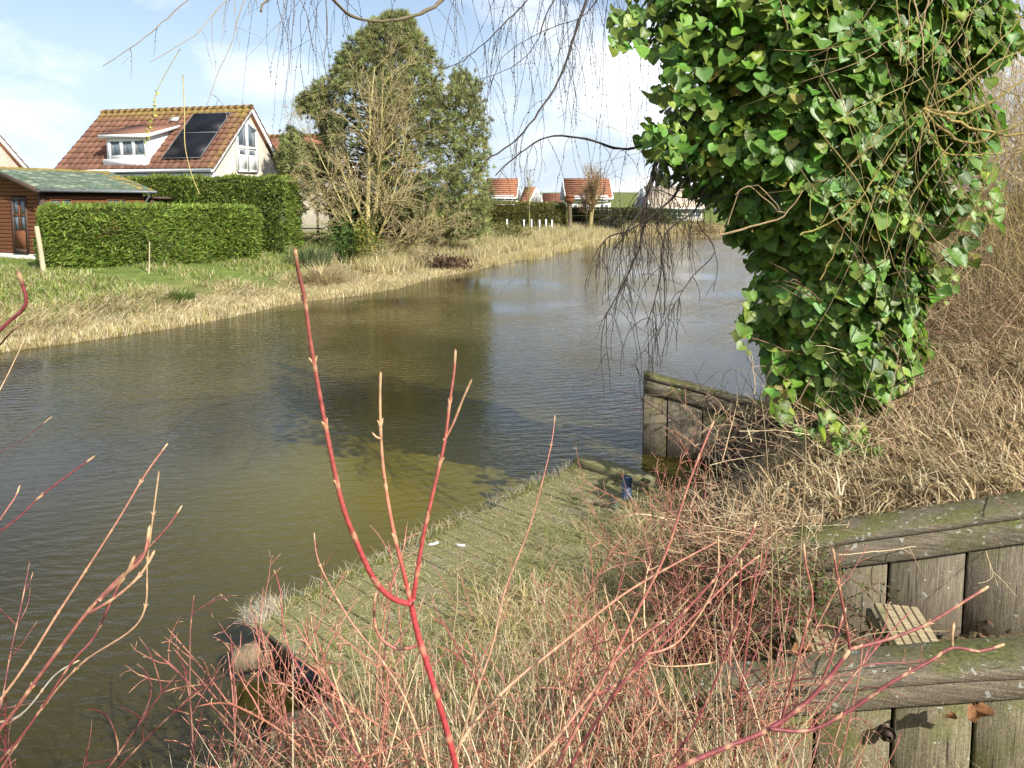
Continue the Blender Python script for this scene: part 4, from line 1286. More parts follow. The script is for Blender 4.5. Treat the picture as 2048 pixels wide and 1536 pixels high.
# stubble of cut reed on the waterline shelf
g = G(); p, d = bank_points(42000, -0.05, 1.35)
z = np.maximum(ground(p[:, 0], p[:, 1]), -0.03)
blades(g, np.c_[p, z - 0.02], rng.uniform(0.06, 0.20, len(p)), 0.017, rng.uniform(0, 0.35, len(p)), mixcol(len(p), [PALE, STRAW, GRY, STRAW2], [4, 4, 2, 1.5]), droop=0.25)
o = g.build('reed_stubble', M_GRASS, kind='stuff'); o['label'] = 'pale cut reed stubble along the waterline'
# flattened straw on the slope
g = G(); p, d = bank_points(42000, 0.7, 4.0)
z = ground(p[:, 0], p[:, 1])
dirn = 0.9 + 0.9 * fbm(p[:, 0] * 0.9, p[:, 1] * 0.9, 14) * 2.2
blades(g, np.c_[p, z - 0.02], rng.uniform(0.2, 0.6, len(p)), 0.017, rng.uniform(0.75, 1.5, len(p)), mixcol(len(p), [PALE, STRAW, STRAW2, np.array([0.2, 0.13, 0.07]), GRY], [3, 5, 3, 0.8, 1]), az=dirn + rng.normal(size=len(p)) * 0.8, droop=0.5)
o = g.build('flattened_straw', M_GRASS, kind='stuff'); o['label'] = 'flattened dry straw on the opposite bank'
# green grass towards the hedges, in tussocks
g = G(); p, d = bank_points(85000, 1.6, 10.5)
f = ss(1.4, 4.2, d + 1.6 * fbm(p[:, 0] * 0.7, p[:, 1] * 0.7, 17))
keep = rng.random(len(p)) < 0.12 + 0.88 * f
p = p[keep]; d = d[keep]; z = ground(p[:, 0], p[:, 1])
tus = fbm(p[:, 0] * 2.1, p[:, 1] * 2.1, 19)
c = mixcol(len(p), [GR, GR * 1.35, GRY, STRAW, PALE], [4, 3.5, 2.5, 2.6, 1.2])
blades(g, np.c_[p, z - 0.02], rng.uniform(0.12, 0.28, len(p)) * (1.15 + 0.6 * tus), 0.017, rng.uniform(0.1, 0.9, len(p)), c, droop=0.6)
o = g.build('bank_grass', M_GRASS, kind='stuff'); o['label'] = 'green tussocky grass on the opposite bank'
# tall dry grass and reeds from the tall hedge to the far corner
g = G(); p, d = bank_points(26000, 1.2, 6.0, 1.0, 0.36, 0.9)
keep = fbm(p[:, 0] * 0.8, p[:, 1] * 0.8, 23) > -0.25
p = p[keep]; z = ground(p[:, 0], p[:, 1])
blades(g, np.c_[p, z - 0.02], rng.uniform(0.35, 0.85, len(p)), 0.022, rng.uniform(0.0, 0.5, len(p)), mixcol(len(p), [PALE, STRAW, GRY, STRAW2, GR], [3, 4, 2.2, 1.5, 0.6]), droop=0.45)
o = g.build('tall_dry_grass', M_GRASS, kind='stuff'); o['label'] = 'tall dry grass below the pine on the opposite bank'
# yellow reeds standing in the water past the pine
g = G(); p, d = bank_points(7000, -0.9, 0.4, 1.0, 0.55, 1.0)
S = rng.uniform(0, 1, 9000); pts = np.array(FAR_SHORE[14:24])
idx = np.minimum((S * (len(pts) - 1)).astype(int), len(pts) - 2); fr = S * (len(pts) - 1) - idx
p = pts[idx] * (1 - fr)[:, None] + pts[idx + 1] * fr[:, None] + rng.normal(size=(len(S), 2)) * np.array([0.35, 0.25]) + np.array([0.12, -0.15])
patch = fbm(p[:, 0] * 1.2, p[:, 1] * 0.8, 29) > -0.05
p = p[patch]
blades(g, np.c_[p, np.full(len(p), -0.02)], rng.uniform(0.2, 0.6, len(p)), 0.02, rng.uniform(0.0, 0.35, len(p)), mixcol(len(p), [PALE, STRAW, np.array([0.38, 0.32, 0.09])], [2, 4, 3]), droop=0.3)
o = g.build('standing_reeds', M_GRASS, kind='stuff'); o['label'] = 'thin yellow reeds standing in the water past the pine'
# reeds along the far end of the pond
g = G(); n = 9000
px = rng.uniform(1270, 1620, n); D = rng.uniform(55.5, 61, n); x = (px - 1024) / F * D; z = ground(x, D)
blades(g, np.c_[x, D, z], rng.uniform(0.4, 1.1, n), 0.05, rng.uniform(0, 0.35, n), mixcol(n, [STRAW, PALE, STRAW2], [4, 2, 3]), droop=0.3)
o = g.build('far_reeds', M_GRASS, kind='stuff'); o['label'] = 'tan reed fringe at the far end of the pond'
# lawn grass further back
g = G(); n = 26000
x = rng.uniform(-24, 6, n); y = rng.uniform(21, 52, n); keep = (~inside(np.c_[x, y], POND)) & (seg_dist(np.c_[x, y], FAR_SHORE, False) > 7); x = x[keep]; y = y[keep]
blades(g, np.c_[x, y, ground(x, y) - 0.01], rng.uniform(0.06, 0.16, len(x)), 0.03, rng.uniform(0, 0.6, len(x)), mixcol(len(x), [GR, GR * 1.2, GRY], [5, 4, 1]))
o = g.build('lawn', M_GRASS, kind='stuff'); o['label'] = 'short lawn around the houses'

# iris clump near the tall hedge and a few tussocks
def clump(name, label, px, py, D, n, h_, spread, cols, cat='grass clump', lean=0.5, width=0.035):
    x = at(px, py, D)[0]; zg = gz(x, D)
    g = G(); a = rng.uniform(0, 6.28, n); r = rng.random(n) * spread
    P = np.c_[np.cos(a) * r, np.sin(a) * r, np.full(n, -0.03)]
    blades(g, P, h_ * rng.uniform(0.6, 1.15, n), width, lean * rng.uniform(0.1, 1.2, n), jitcol(n, cols, 0.3), az=a + rng.normal(size=n) * 0.5, droop=0.35, segs=3)
    o = g.build(name, M_GRASS); o.location = (x, D, zg)
    return tag(o, label, cat)
clump('iris_clump', 'grey green sword leaved clump at the right end of the tall hedge', 622, 490, 27.0, 420, 0.95, 0.75, (0.17, 0.21, 0.09), 'plant')
clump('dry_tussock', 'arching pale dry grass tussock below the grey green clump', 645, 530, 23.5, 700, 1.0, 0.6, (0.44, 0.36, 0.2), 'grass clump', 0.9, 0.02)
clump('green_tussock', 'dark green tuft alone in the middle of the straw bank', 362, 575, 19.3, 260, 0.55, 0.28, (0.09, 0.15, 0.03), 'grass clump', 0.7, 0.02)

# ------------------------------------------------------------------ jetty
def sweep(profile, L, slope=0.0, n=10, jit=0.003, z0=0.0):
    """board with a given cross section (y, z) run along x, slightly worn"""
    g = G(); m = len(profile); xs = np.linspace(0, L, n)
    V = []
    for x in xs:
        w = rng.normal(size=2) * jit
        for y, z in profile:
            V.append([x, y + w[0] + rng.normal() * jit * 0.5, z0 + z + slope * x + w[1] + rng.normal() * jit * 0.5])
    q = [[i * m + j, i * m + (j + 1) % m, (i + 1) * m + (j + 1) % m, (i + 1) * m + j] for i in range(n - 1) for j in range(m)]
    t = [[0, j + 1, j] for j in range(1, m - 1)] + [[(n - 1) * m, (n - 1) * m + j, (n - 1) * m + j + 1] for j in range(1, m - 1)]
    g.add(V, tris=t, quads=q)
    return g

def rect(y0, y1, z0, z1, b=0.008):
    return [(y0 + b, z0), (y1 - b, z0), (y1, z0 + b), (y1, z1 - b), (y1 - b, z1), (y0 + b, z1), (y0, z1 - b), (y0, z0 + b)]

def jetty():
    t = thing('jetty', 'mossy wooden jetty of narrow boards at the water edge', 'jetty', (c0[0], c0[1], 0), math.atan2(E2[1], E2[0]))
    pitch = 0.094; n = int(DECK_L / pitch) + 1
    mes = [bevel_box('plank', DECK_W, 0.089, 0.032, M_DECK, 0.006, 1, 0.0015) for _ in range(4)]
    for i in range(n):
        o = link('plank', mes[i % 4], t)
        o.location = (DECK_W / 2 + random.uniform(-0.03, 0.03), (i + 0.5) * pitch, DECK_Z - 0.016 + random.uniform(-0.004, 0.004))
        o.rotation_euler = (random.uniform(-0.02, 0.02), random.uniform(-0.004, 0.004), random.uniform(-0.004, 0.004))
    for x in (0.12, 1.0, 1.9):
        o = sweep(rect(-0.04, 0.04, -0.14, 0, 0.006), DECK_L, 0, 6).build('joist', M_WOODH, t); o.rotation_euler = (0, 0, R(90)); o.location = (x, 0, DECK_Z - 0.036)
    for (x, y) in ((0.10, 0.10), (0.08, 1.8), (0.08, 3.3), (1.9, 0.15)):
        g = G(); g.tube([(x, y, -0.75), (x, y, 0.0), (x + 0.01, y, DECK_Z - 0.18)], [0.09, 0.085, 0.085], 10); g.build('pile', M_LOG, t)
    # raised beam across the far end
    o = sweep(rect(-0.09, 0.09, 0, 0.10, 0.012), 0.85, 0, 6, 0.004).build('end_beam', M_DECK, t); o.location = (0.0, DECK_L + 0.06, DECK_Z - 0.02)
    return t
jetty()
dk = lambda a, b, z=DECK_Z: np.array([c0[0] + E1[0] * a + E2[0] * b, c0[1] + E1[1] * a + E2[1] * b, z])

# round logs lying in the water by the jetty's corner
for lab, a, b_, r in (('brown log poking out from under the jetty corner', (470, 1322), (600, 1285), 0.085), ('pale brown log lying below the near end of the jetty', (548, 1478), (760, 1415), 0.10)):
    p = on(*a, 0.12); q2 = on(*b_, 0.20)
    g = G(); pts = [p + (q2 - p) * k for k in (0, 0.03, 0.5, 1)]
    g.tube(pts, [r * 0.85, r, r * 1.02, r], 12, col=(0.2, 0.15, 0.09))
    o = g.build('log', M_LOG, smooth=False, origin=p); tag(o, lab, 'log')

# ------------------------------------------------------------------ board walls beside the steps and at the water
def board_wall(name, label, P0, P1, drop, plank_w, cap_w, rail_h, start=0.0, bolts=(), cap_t=0.05, pm=None):
    pm = pm or M_WOODV
    P0 = np.array(P0, float); P1 = np.array(P1, float)
    dv = P1 - P0; L = float(np.hypot(dv[0], dv[1])); sl = dv[2] / L
    t = thing(name, label, 'wall', (P0[0], P0[1], 0), math.atan2(dv[1], dv[0]))
    z0 = P0[2]
    sweep([(y, z) for y, z in rect(-0.045, cap_w, -cap_t, 0.0, 0.007)], L, sl, 16, 0.003, z0).build('cap_board', M_WOODH, t)
    sweep(rect(-0.032, -0.002, -cap_t - rail_h, -cap_t - 0.002, 0.006), L, sl, 14, 0.002, z0).build('rail', M_WOODH, t)
    x = start
    while x < L - 0.05:
        x1 = min(x + plank_w, L); xa = max(0.0, x)
        g = G()
        zt0 = z0 + sl * xa - cap_t - 0.03; zt1 = z0 + sl * x1 - cap_t - 0.03
        zb0 = (zt0 - drop); zb1 = (zt1 - drop)
        w = x1 - xa - 0.014
        cx = (xa + x1) / 2; cz = (zt0 + zb0) / 2; off = random.uniform(-0.004, 0.004)
        pr = [(-w / 2, zb0 - cz), (w / 2, zb1 - cz), (w / 2, zt1 - cz), (-w / 2, zt0 - cz)]
        e = 0.006
        front = [(p[0] + (e if p[0] < 0 else -e), 0.0 + off, p[1]) for p in pr]; mid = [(p[0], e + off, p[1]) for p in pr]; back = [(p[0], 0.038 + off, p[1]) for p in pr]
        V = front + mid + back
        q = [[0, 1, 2, 3]] + [[a + k, a + 4 + k, a + 4 + (k + 1) % 4, a + (k + 1) % 4] for a in (0, 4) for k in range(4)] + [[11, 10, 9, 8]]
        g.add(V, quads=q)
        o = g.build('plank', pm, t); o.location = (cx, 0, cz)
        x += plank_w
    g = G(); g.prism([(0, 0.05, z0 - cap_t - drop), (L, 0.05, z0 + sl * L - cap_t - drop), (L, 0.05, z0 + sl * L - cap_t - 0.01), (0, 0.05, z0 - cap_t - 0.01)], (0, 0.05, 0)); g.build('backing', M_DARKGAP, t)  # added dark sheet, so no light shows through the plank gaps
    for bx, bz in bolts:
        g = G(); zc = z0 + sl * bx + bz
        g.tube([(bx, 0.0, zc), (bx, -0.040, zc), (bx, -0.052, zc), (bx, -0.058, zc)], [0.022, 0.022, 0.02, 0.01], 10)
        g.tube([(bx, -0.033, zc), (bx, -0.038, zc)], [0.034, 0.034], 12); g.build('bolt', M_METAL, t)
    return t

bl = at(1385, 1098, 4.307) - np.array([0, 0, 0.055]); br_ = at(2330, 950, 3.62) - np.array([0, 0, 0.055])
board_wall('board_wall', 'grey weathered board wall behind the steps, dry grass along its top', bl, br_, 0.82, 0.40, 0.20, 0.155, start=-0.07, bolts=((1.86, -0.12),))
al = at(1120, 1372, 3.16) - np.array([0, 0, 0.075]); ar = at(2330, 1258, 2.62) - np.array([0, 0, 0.075])
board_wall('board_wall', 'nearest green algae covered board wall at the lower right corner', al, ar, 0.75, 0.31, 0.17, 0.10, start=-0.10, bolts=((1.42, -0.26),), pm=M_WOODA)
cl = at(1287, 746, 8.05); cr = at(1560, 818, 7.75)
board_wall('retaining_wall', 'mossy board retaining wall standing in the water left of the ivy', cl, cr, 1.15, 0.40, 0.17, 0.16, start=-0.12)

# steps between the two board walls: treads of five pale boards
st = thing('garden_steps', 'pale slatted garden steps half hidden between the two board walls', 'steps', (0, 0, 0))
for k, (px, py, D, zz) in enumerate(((1838, 1296, 3.30, None), (1655, 1345, 3.40, None))):
    p = at(px, py, D)
    tr = link('tread', None, st); tr.location = Vector(p); tr.rotation_euler = (0, 0, R(-12))
    me = bevel_box('board', 0.040, 0.72, 0.03, M_TREAD, 0.004)
    for i in range(5):
        o = link('board', me, tr); o.location = ((i - 2) * 0.045, 0.0, 0.0)
    g = G(); g.box((-0.15, -0.35, -0.10), (-0.125, 0.35, -0.018)); g.build('riser', M_WOODH, tr)

# blue and green plastic pipe stubs beyond the jetty
p = on(1251, 1008, 0.30)
g = G(); g.tube([p + np.array([0, 0, -0.1]), p + np.array([0.01, 0, 0.24]), p + np.array([0.01, 0, 0.25])], [0.045, 0.045, 0.038], 14); o = g.build('pipe', M_BLUE, smooth=False, origin=p)
tag(o, 'short blue plastic pipe standing at the far end of the jetty', 'pipe')
p = on(1232, 1030, 0.30)
g = G(); g.tube([p + np.array([0, 0, -0.1]), p + np.array([-0.02, 0, 0.12]), p + np.array([-0.02, 0, 0.13])], [0.035, 0.035, 0.03], 14); o = g.build('pipe', M_GREENP, smooth=False, origin=p)
tag(o, 'shorter green plastic pipe stub in front of the blue pipe', 'pipe')
# ------------------------------------------------------------------ willow with ivy
IV_D = 5.6
iy = np.array([-520, -300, -120, 0, 60, 100, 150, 200, 260, 300, 350, 400, 450, 500, 600, 700, 780, 830, 885])
iL = np.array([1480, 1380, 1310, 1290, 1325, 1350, 1380, 1375, 1345, 1335, 1355, 1415, 1480, 1515, 1515, 1520, 1570, 1625, 1665])
iR = np.array([1900, 1980, 2000, 1995, 1980, 1960, 1935, 1925, 1930, 1925, 1895, 1865, 1845, 1835, 1835, 1825, 1790, 1760, 1725])
base = at(1690, 880, IV_D); base[2] = gz(base[0], base[1])
wt = thing('willow_tree', 'weeping willow with ivy clad trunk and long bare hanging twigs', 'tree', base)
g = G()
tp = [base + np.array([0, 0.1, -0.2])] + [at(px, py, IV_D + 0.1) for px, py in ((1695, 800), (1690, 600), (1672, 400), (1660, 150), (1640, -150), (1610, -480), (1590, -700))]
g.tube(np.array(tp) - base, [0.34, 0.28, 0.24, 0.23, 0.21, 0.18, 0.14, 0.06], 14)
g.build('trunk', M_BARK, wt, smooth=True)

def resample(p, step):
    p = np.asarray(p, float); d = np.concatenate([[0], np.cumsum(np.linalg.norm(np.diff(p, axis=0), axis=1))])
    n = max(3, int(d[-1] / step) + 1); s = np.linspace(0, d[-1], n)
    # smooth with a Catmull-Rom through the points
    out = []
    for v in s:
        i = min(max(np.searchsorted(d, v) - 1, 0), len(p) - 2)
        t = (v - d[i]) / (d[i + 1] - d[i] + 1e-9)
        p0 = p[max(i - 1, 0)]; p1 = p[i]; p2 = p[i + 1]; p3 = p[min(i + 2, len(p) - 1)]
        out.append(0.5 * ((2 * p1) + (-p0 + p2) * t + (2 * p0 - 5 * p1 + 4 * p2 - p3) * t * t + (-p0 + 3 * p1 - 3 * p2 + p3) * t ** 3))
    return np.array(out)

def px_path(pts, d0, d1, step=0.06):
    n = len(pts)
    return resample([at(x, y, d0 + (d1 - d0) * i / (n - 1)) for i, (x, y) in enumerate(pts)], step)

DARKTW = (0.040, 0.030, 0.023); YELTW = (0.30, 0.235, 0.075); TANTW = (0.33, 0.24, 0.13)

def hang_twigs(g, path, n, lmin, lmax, col, f0=0.0, out=0.35, r=0.0022, buds=True):
    for k in range(n):
        f = random.uniform(f0, 1.0); i = int(f * (len(path) - 1)); p = path[i]
        a = random.uniform(0, 6.28)
        L = random.uniform(lmin, lmax); m = 9
        d = np.array([math.cos(a) * out * random.uniform(0.3, 1.8), math.sin(a) * out, random.uniform(-0.6, 0.3)])
        pts = [p]
        for s in range(m - 1):
            d = unit(d + np.array([0, 0, -0.42]) + rng.normal(size=3) * 0.13)
            pts.append(pts[-1] + d * L / (m - 1))
        pts = np.array(pts); c = np.array(col) * random.uniform(0.7, 1.3)
        g.tube(pts, np.linspace(r, r * 0.5, m), 3, col=c, cap=False)
        if buds:
            nb = int(L / 0.045); ff = rng.uniform(0.05, 1, nb) * (m - 1); ii_ = np.minimum(ff.astype(int), m - 2); fr = (ff - ii_)[:, None]
            P = pts[ii_] * (1 - fr) + pts[ii_ + 1] * fr
            leafcloud(g, P, unit(pts[ii_ + 1] - pts[ii_]) + rng.normal(size=(nb, 3)) * 0.4, 0.014, 0.5, np.tile(c * 1.15, (nb, 1)))
        if random.random() < 0.5:
            j = random.randint(2, m - 3); q_ = curve_path(pts[j], pts[j + 1] - pts[j] + rng.normal(size=3) * 0.05, L * 0.45, 6, 0.5, -0.9)
            g.tube(q_, np.linspace(r * 0.7, r * 0.4, 6), 3, col=c, cap=False)

# main limbs and long branches: (pixels, depth from, depth to, radius, colour, twigs, lengths)
LIMBS = [
    ([(1640, -120), (1400, -210), (1120, -150), (950, -70), (885, 0), (862, 17), (818, 34), (760, 42), (709, 34), (675, 10), (640, -40), (560, -20), (520, 20)], 5.6, 3.9, 0.020, (0.13, 0.105, 0.06), 26, 0.25, 0.75),
    ([(1630, -200), (1420, -260), (1230, -160), (1172, 0), (1148, 71), (1121, 153), (1088, 208), (1033, 279), (973, 320)], 5.6, 4.3, 0.014, DARKTW, 26, 0.2, 0.6),
    ([(1640, 180), (1500, 190), (1400, 225), (1300, 284), (1241, 298), (1186, 282), (1110, 271), (1055, 295), (990, 350)], 5.6, 4.9, 0.014, DARKTW, 22, 0.2, 0.55),
    ([(1450, -220), (1220, -180), (1055, 0), (935, 115), (869, 137)], 5.4, 4.4, 0.007, DARKTW, 18, 0.2, 0.6),
    ([(1450, -200), (1250, -150), (1110, 0), (1075, 82), (1030, 130), (945, 165)], 5.4, 4.6, 0.006, DARKTW, 18, 0.2, 0.6),
    ([(1420, -200), (1240, -100), (1180, 20), (1090, 60), (1010, 110), (980, 180)], 5.4, 4.6, 0.005, DARKTW, 14, 0.2, 0.5),
    ([(1300, -250), (900, -250), (560, -140), (375, 0), (290, 75), (205, 132)], 5.4, 4.2, 0.008, (0.20, 0.17, 0.12), 6, 0.1, 0.25),
    ([(1300, -260), (900, -230), (600, -140), (453, 0), (388, 71), (300, 123)], 5.4, 4.3, 0.007, (0.27, 0.23, 0.14), 9, 0.15, 0.45),
    ([(1200, -260), (800, -210), (560, -110), (490, 0), (464, 82), (437, 142), (415, 210)], 5.3, 4.2, 0.006, (0.24, 0.2, 0.12), 6, 0.1, 0.3),
    ([(1500, 235), (1380, 245), (1321, 308), (1304, 367), (1283, 417), (1229, 498)], 5.5, 5.0, 0.015, DARKTW, 20, 0.25, 0.75),
    ([(1500, 260), (1340, 290), (1300, 362), (1290, 417), (1283, 479), (1254, 554), (1208, 637)], 5.5, 5.1, 0.014, DARKTW, 24, 0.25, 0.75),
    ([(1520, 300), (1400, 330), (1340, 400), (1270, 455), (1210, 480), (1195, 540)], 5.5, 5.0, 0.011, DARKTW, 22, 0.2, 0.6),
    ([(1540, 310), (1430, 350), (1390, 420), (1330, 470), (1320, 560), (1290, 660)], 5.4, 5.1, 0.009, DARKTW, 20, 0.2, 0.6),
    ([(1560, 380), (1450, 395), (1395, 440), (1430, 500), (1380, 560), (1330, 640), (1262, 735)], 5.3, 5.0, 0.005, DARKTW, 12, 0.2, 0.5),
    ([(1500, 340), (1420, 390), (1360, 395), (1300, 380), (1245, 430)], 5.4, 5.2, 0.005, DARKTW, 16, 0.15, 0.45),
]
for pts, d0, d1, r, col, nt_, l0, l1 in LIMBS:
    path = px_path(pts, d0, d1)
    g = G(); n = len(path)
    sw = 1 + 0.12 * np.sin(np.arange(n) * 1.9)
    path = path + rng.normal(size=path.shape) * 0.0025
    g.tube(path - base, np.linspace(r * 1.4, r * 0.3, n) * sw, 6, col=col, cap=False)
    b_ = g.build('branch', M_TWIG, wt)
    g = G(); hang_twigs(g, path - base, int(nt_ * (1.5 if pts[0][1] > 200 else 1)), l0, l1, np.array(col) * 1.05, f0=0.35, r=0.0032 if pts[0][1] > 200 else 0.0022)
    g.build('hanging_twigs', M_TWIG, b_, kind='stuff')
# single hanging twigs against the sky, with swelling catkins
for pts, r, col in (([(360, 98), (330, 150), (311, 190), (308, 225), (297, 262), (290, 282)], 0.0026, (0.30, 0.27, 0.09)), ([(366, 150), (369, 225), (370, 290), (382, 345), (399, 388)], 0.0032, (0.42, 0.34, 0.13)),
                    ([(650, -20), (655, 60), (648, 120), (655, 160)], 0.003, (0.12, 0.10, 0.07)), ([(590, -10), (585, 60), (578, 150)], 0.0025, (0.12, 0.10, 0.07))):
    path = px_path(pts, 3.9, 3.8, 0.03); g = G()
    g.tube(path - base, np.linspace(r, r * 0.6, len(path)), 5, col=col)
    if pts[0][0] == 360:
        P = path[len(path) // 2:] - base
        leafcloud(g, np.repeat(P, 4, 0), rng.normal(size=(len(P) * 4, 3)) + np.array([0, 0, -0.5]), 0.024, 0.5, jitcol(len(P) * 4, (0.40, 0.38, 0.08)))
    g.build('catkin_twig', M_TWIG, wt)
# curtain of fine twigs along the top, hanging from limbs above the frame
g = G()
for k in range(70):
    px = random.choice([random.uniform(880, 1320), random.uniform(960, 1300), random.uniform(560, 760)]); d = random.uniform(4.2, 5.6)
    p = at(px, random.uniform(-160, -10), d)
    hang_twigs(g, np.array([p, p]) - base, 1, 0.5, 1.5, DARKTW, 0.0, 0.30, 0.0019)
g.build('hanging_twigs', M_TWIG, wt, kind='stuff')
# knot of yellow shoots on the right
g = G(); knot = at(1846, 217, 4.75)
for pts, r in (([(1846, 217), (1920, 225), (1990, 200), (2060, 150), (2200, 60)], 0.011), ([(1846, 217), (1900, 240), (1970, 262), (2060, 270), (2200, 240)], 0.012), ([(1850, 214), (1900, 195), (1980, 130), (2070, 90)], 0.008),
               ([(1848, 222), (1890, 262), (1950, 285), (2060, 235)], 0.010), ([(1850, 210), (1870, 170), (1930, 150), (2060, 20)], 0.007), ([(1846, 225), (1880, 300), (1940, 310), (2060, 300)], 0.007),
               ([(1700, 330), (1800, 250), (1846, 217)], 0.006), ([(1600, 470), (1700, 420), (1790, 290), (1846, 217)], 0.006), ([(1640, 560), (1760, 330), (1835, 235)], 0.005), ([(1440, 470), (1500, 455), (1570, 430), (1605, 380)], 0.009),
               ([(1455, 450), (1480, 380), (1520, 375), (1560, 420)], 0.005), ([(1570, 425), (1530, 400), (1500, 370), (1470, 390)], 0.004), ([(1640, 450), (1690, 400), (1745, 405), (1800, 330)], 0.005),
               ([(1575, 60), (1566, 20), (1550, -40)], 0.006), ([(1855, -20), (1840, 70), (1802, 90), (1800, 130)], 0.006), ([(1818, -30), (1815, 100), (1806, 230)], 0.004), ([(1790, -30), (1797, 60), (1801, 128)], 0.006), ([(1822, -20), (1842, 60), (1846, 140)], 0.006)):
    path = px_path(pts, 4.75, 4.62, 0.05); path[1:-1] += rng.normal(size=path[1:-1].shape) * 0.006
    g.tube(path - base, np.linspace(r, r * 0.5, len(path)), 6, col=np.array(YELTW if random.random() < 0.6 else TANTW) * random.uniform(0.8, 1.2), cap=False)
for k in range(90):
    a = at(random.choice([random.uniform(1600, 2060), random.uniform(1860, 2080)]), random.uniform(-40, 420), random.uniform(4.5, 4.9))
    q_ = curve_path(a, (random.uniform(-0.6, 0.6), -0.1, random.uniform(-1, -0.2)), random.uniform(0.3, 1.3), 9, 0.9, -0.5)
    g.tube(q_ - base, np.linspace(0.0032, 0.0015, 9), 4, col=np.array(YELTW if k % 2 else TANTW) * random.uniform(0.7, 1.2), cap=False)
g.build('yellow_shoots', M_TWIG, wt)

# ivy
LEAF_OUT = np.array([(0, 0.0), (0.24, -0.11), (0.50, 0.03), (0.57, 0.27), (0.47, 0.54), (0.25, 0.80), (0.0, 1.0)])

def leaf_template(lobes=0.0, cup=0.16):
    """heart-shaped ivy leaf, tip at -z, facing -y; midrib fold, raised margins, short stalk"""
    pts = LEAF_OUT.copy()
    if lobes:
        pts = np.array([(0, 0.0), (0.26, -0.10), (0.56, 0.10), (0.50, 0.30), (0.42, 0.52), (0.23, 0.76), (0.0, 1.0)])
    V = []
    for s in (1, -1):
        for x, z in pts:
            V.append([s * x, -abs(x) * cup * 1.2 + 0.10 * (z - 0.45) ** 2, -z])
    ribs = [(0, 0.0), (0, 0.22), (0, 0.48), (0, 0.75)]
    n = len(pts); k0 = len(V)
    for x, z in ribs: V.append([x, 0.03 + 0.10 * (z - 0.45) ** 2, -z])
    T = []
    for s, o_ in ((1, 0), (-1, n)):
        seq = [(0, 1, k0), (1, 2, k0), (2, k0 + 1, k0), (2, 3, k0 + 1), (3, 4, k0 + 1), (4, k0 + 2, k0 + 1), (4, 5, k0 + 2), (5, k0 + 3, k0 + 2), (5, 6, k0 + 3)]
        for a, b, c in seq:
            f = [a + o_ if a < n else a, b + o_ if b < n else b, c]
            T.append(f if s > 0 else f[::-1])
    m_ = len(V)
    V += [[-0.012, 0.02, 0.0], [0.012, 0.02, 0.0], [0.0, 0.16, 0.42]]
    T.append([m_, m_ + 1, m_ + 2])
    return np.array(V), np.array(T)
LT = [leaf_template(0.0), leaf_template(1.0), leaf_template(0.0, 0.30)]
LEAF_ME = []
for V, T in LT:
    g = G(); g.add(V, tris=T); LEAF_ME.append(g.mesh('leaf', M_IVY, smooth=True))

ivy = thing('ivy', 'glossy green ivy smothering the willow trunk', 'ivy', base)
NL = 14000
P = []; Nn = []
while len(P) < NL:
    y = random.uniform(-480, 885)
    if y < 0 and random.random() < 0.80: continue
    l = np.interp(y, iy, iL); r = np.interp(y, iy, iR)
    if random.random() > (r - l) / 760.0: continue
    cx = (l + r) / 2; hw = (r - l) / 2 * IV_D / F
    ctr = at(cx, y, IV_D)
    a = random.uniform(0, 6.283)
    if math.sin(a) > 0.35 and random.random() < 0.72: continue       # back side thinner
    shell = random.uniform(0.74, 1.03) if random.random() < 0.78 else random.uniform(0.25, 0.75)
    bump_ = 1 + 0.26 * float(fbm(np.array([a * 2.6]), np.array([y * 0.026]), 41)[0])
    rad = hw * shell * bump_
    dep = min(hw, 0.85) * 0.8
    p = ctr + np.array([math.cos(a) * rad, math.sin(a) * dep * shell * bump_, 0])
    P.append(p); Nn.append((math.cos(a), math.sin(a), 0.35))
# stray sprigs on the left, along the side branches
for (cx, cy, rx, ry, m_) in ((1262, 30, 40, 30, 26), (1240, 80, 28, 22, 14), (1290, 70, 40, 28, 22), (1345, 140, 30, 25, 16), (1330, 185, 30, 18, 20), (1375, 100, 45, 40, 30), (1310, 265, 28, 24, 26), (1345, 290, 40, 40, 46), (1400, 200, 40, 40, 40), (1420, 60, 60, 60, 60), (1960, 420, 60, 50, 26), (1930, 500, 40, 40, 16), (1890, 560, 34, 30, 14), (1740, 885, 36, 20, 16), (1650, 850, 40, 30, 30), (1700, 870, 30, 26, 24), (1560, 790, 22, 36, 24), (2000, 60, 50, 60, 40), (1960, 330, 50, 60, 40), (1490, 640, 18, 60, 20)):
    for k in range(m_):
        P.append(at(cx + random.gauss(0, 0.6) * rx, cy + random.gauss(0, 0.6) * ry, IV_D - random.uniform(-0.1, 0.9))); Nn.append((random.uniform(-1, 1), -0.8, 0.3))
P = np.array(P); Nn = unit(np.array(Nn) + rng.normal(size=(len(P), 3)) * 0.36 + np.array([0.22, -0.28, 0.32]))
size = np.clip(rng.normal(0.080, 0.025, len(P)), 0.035, 0.145)
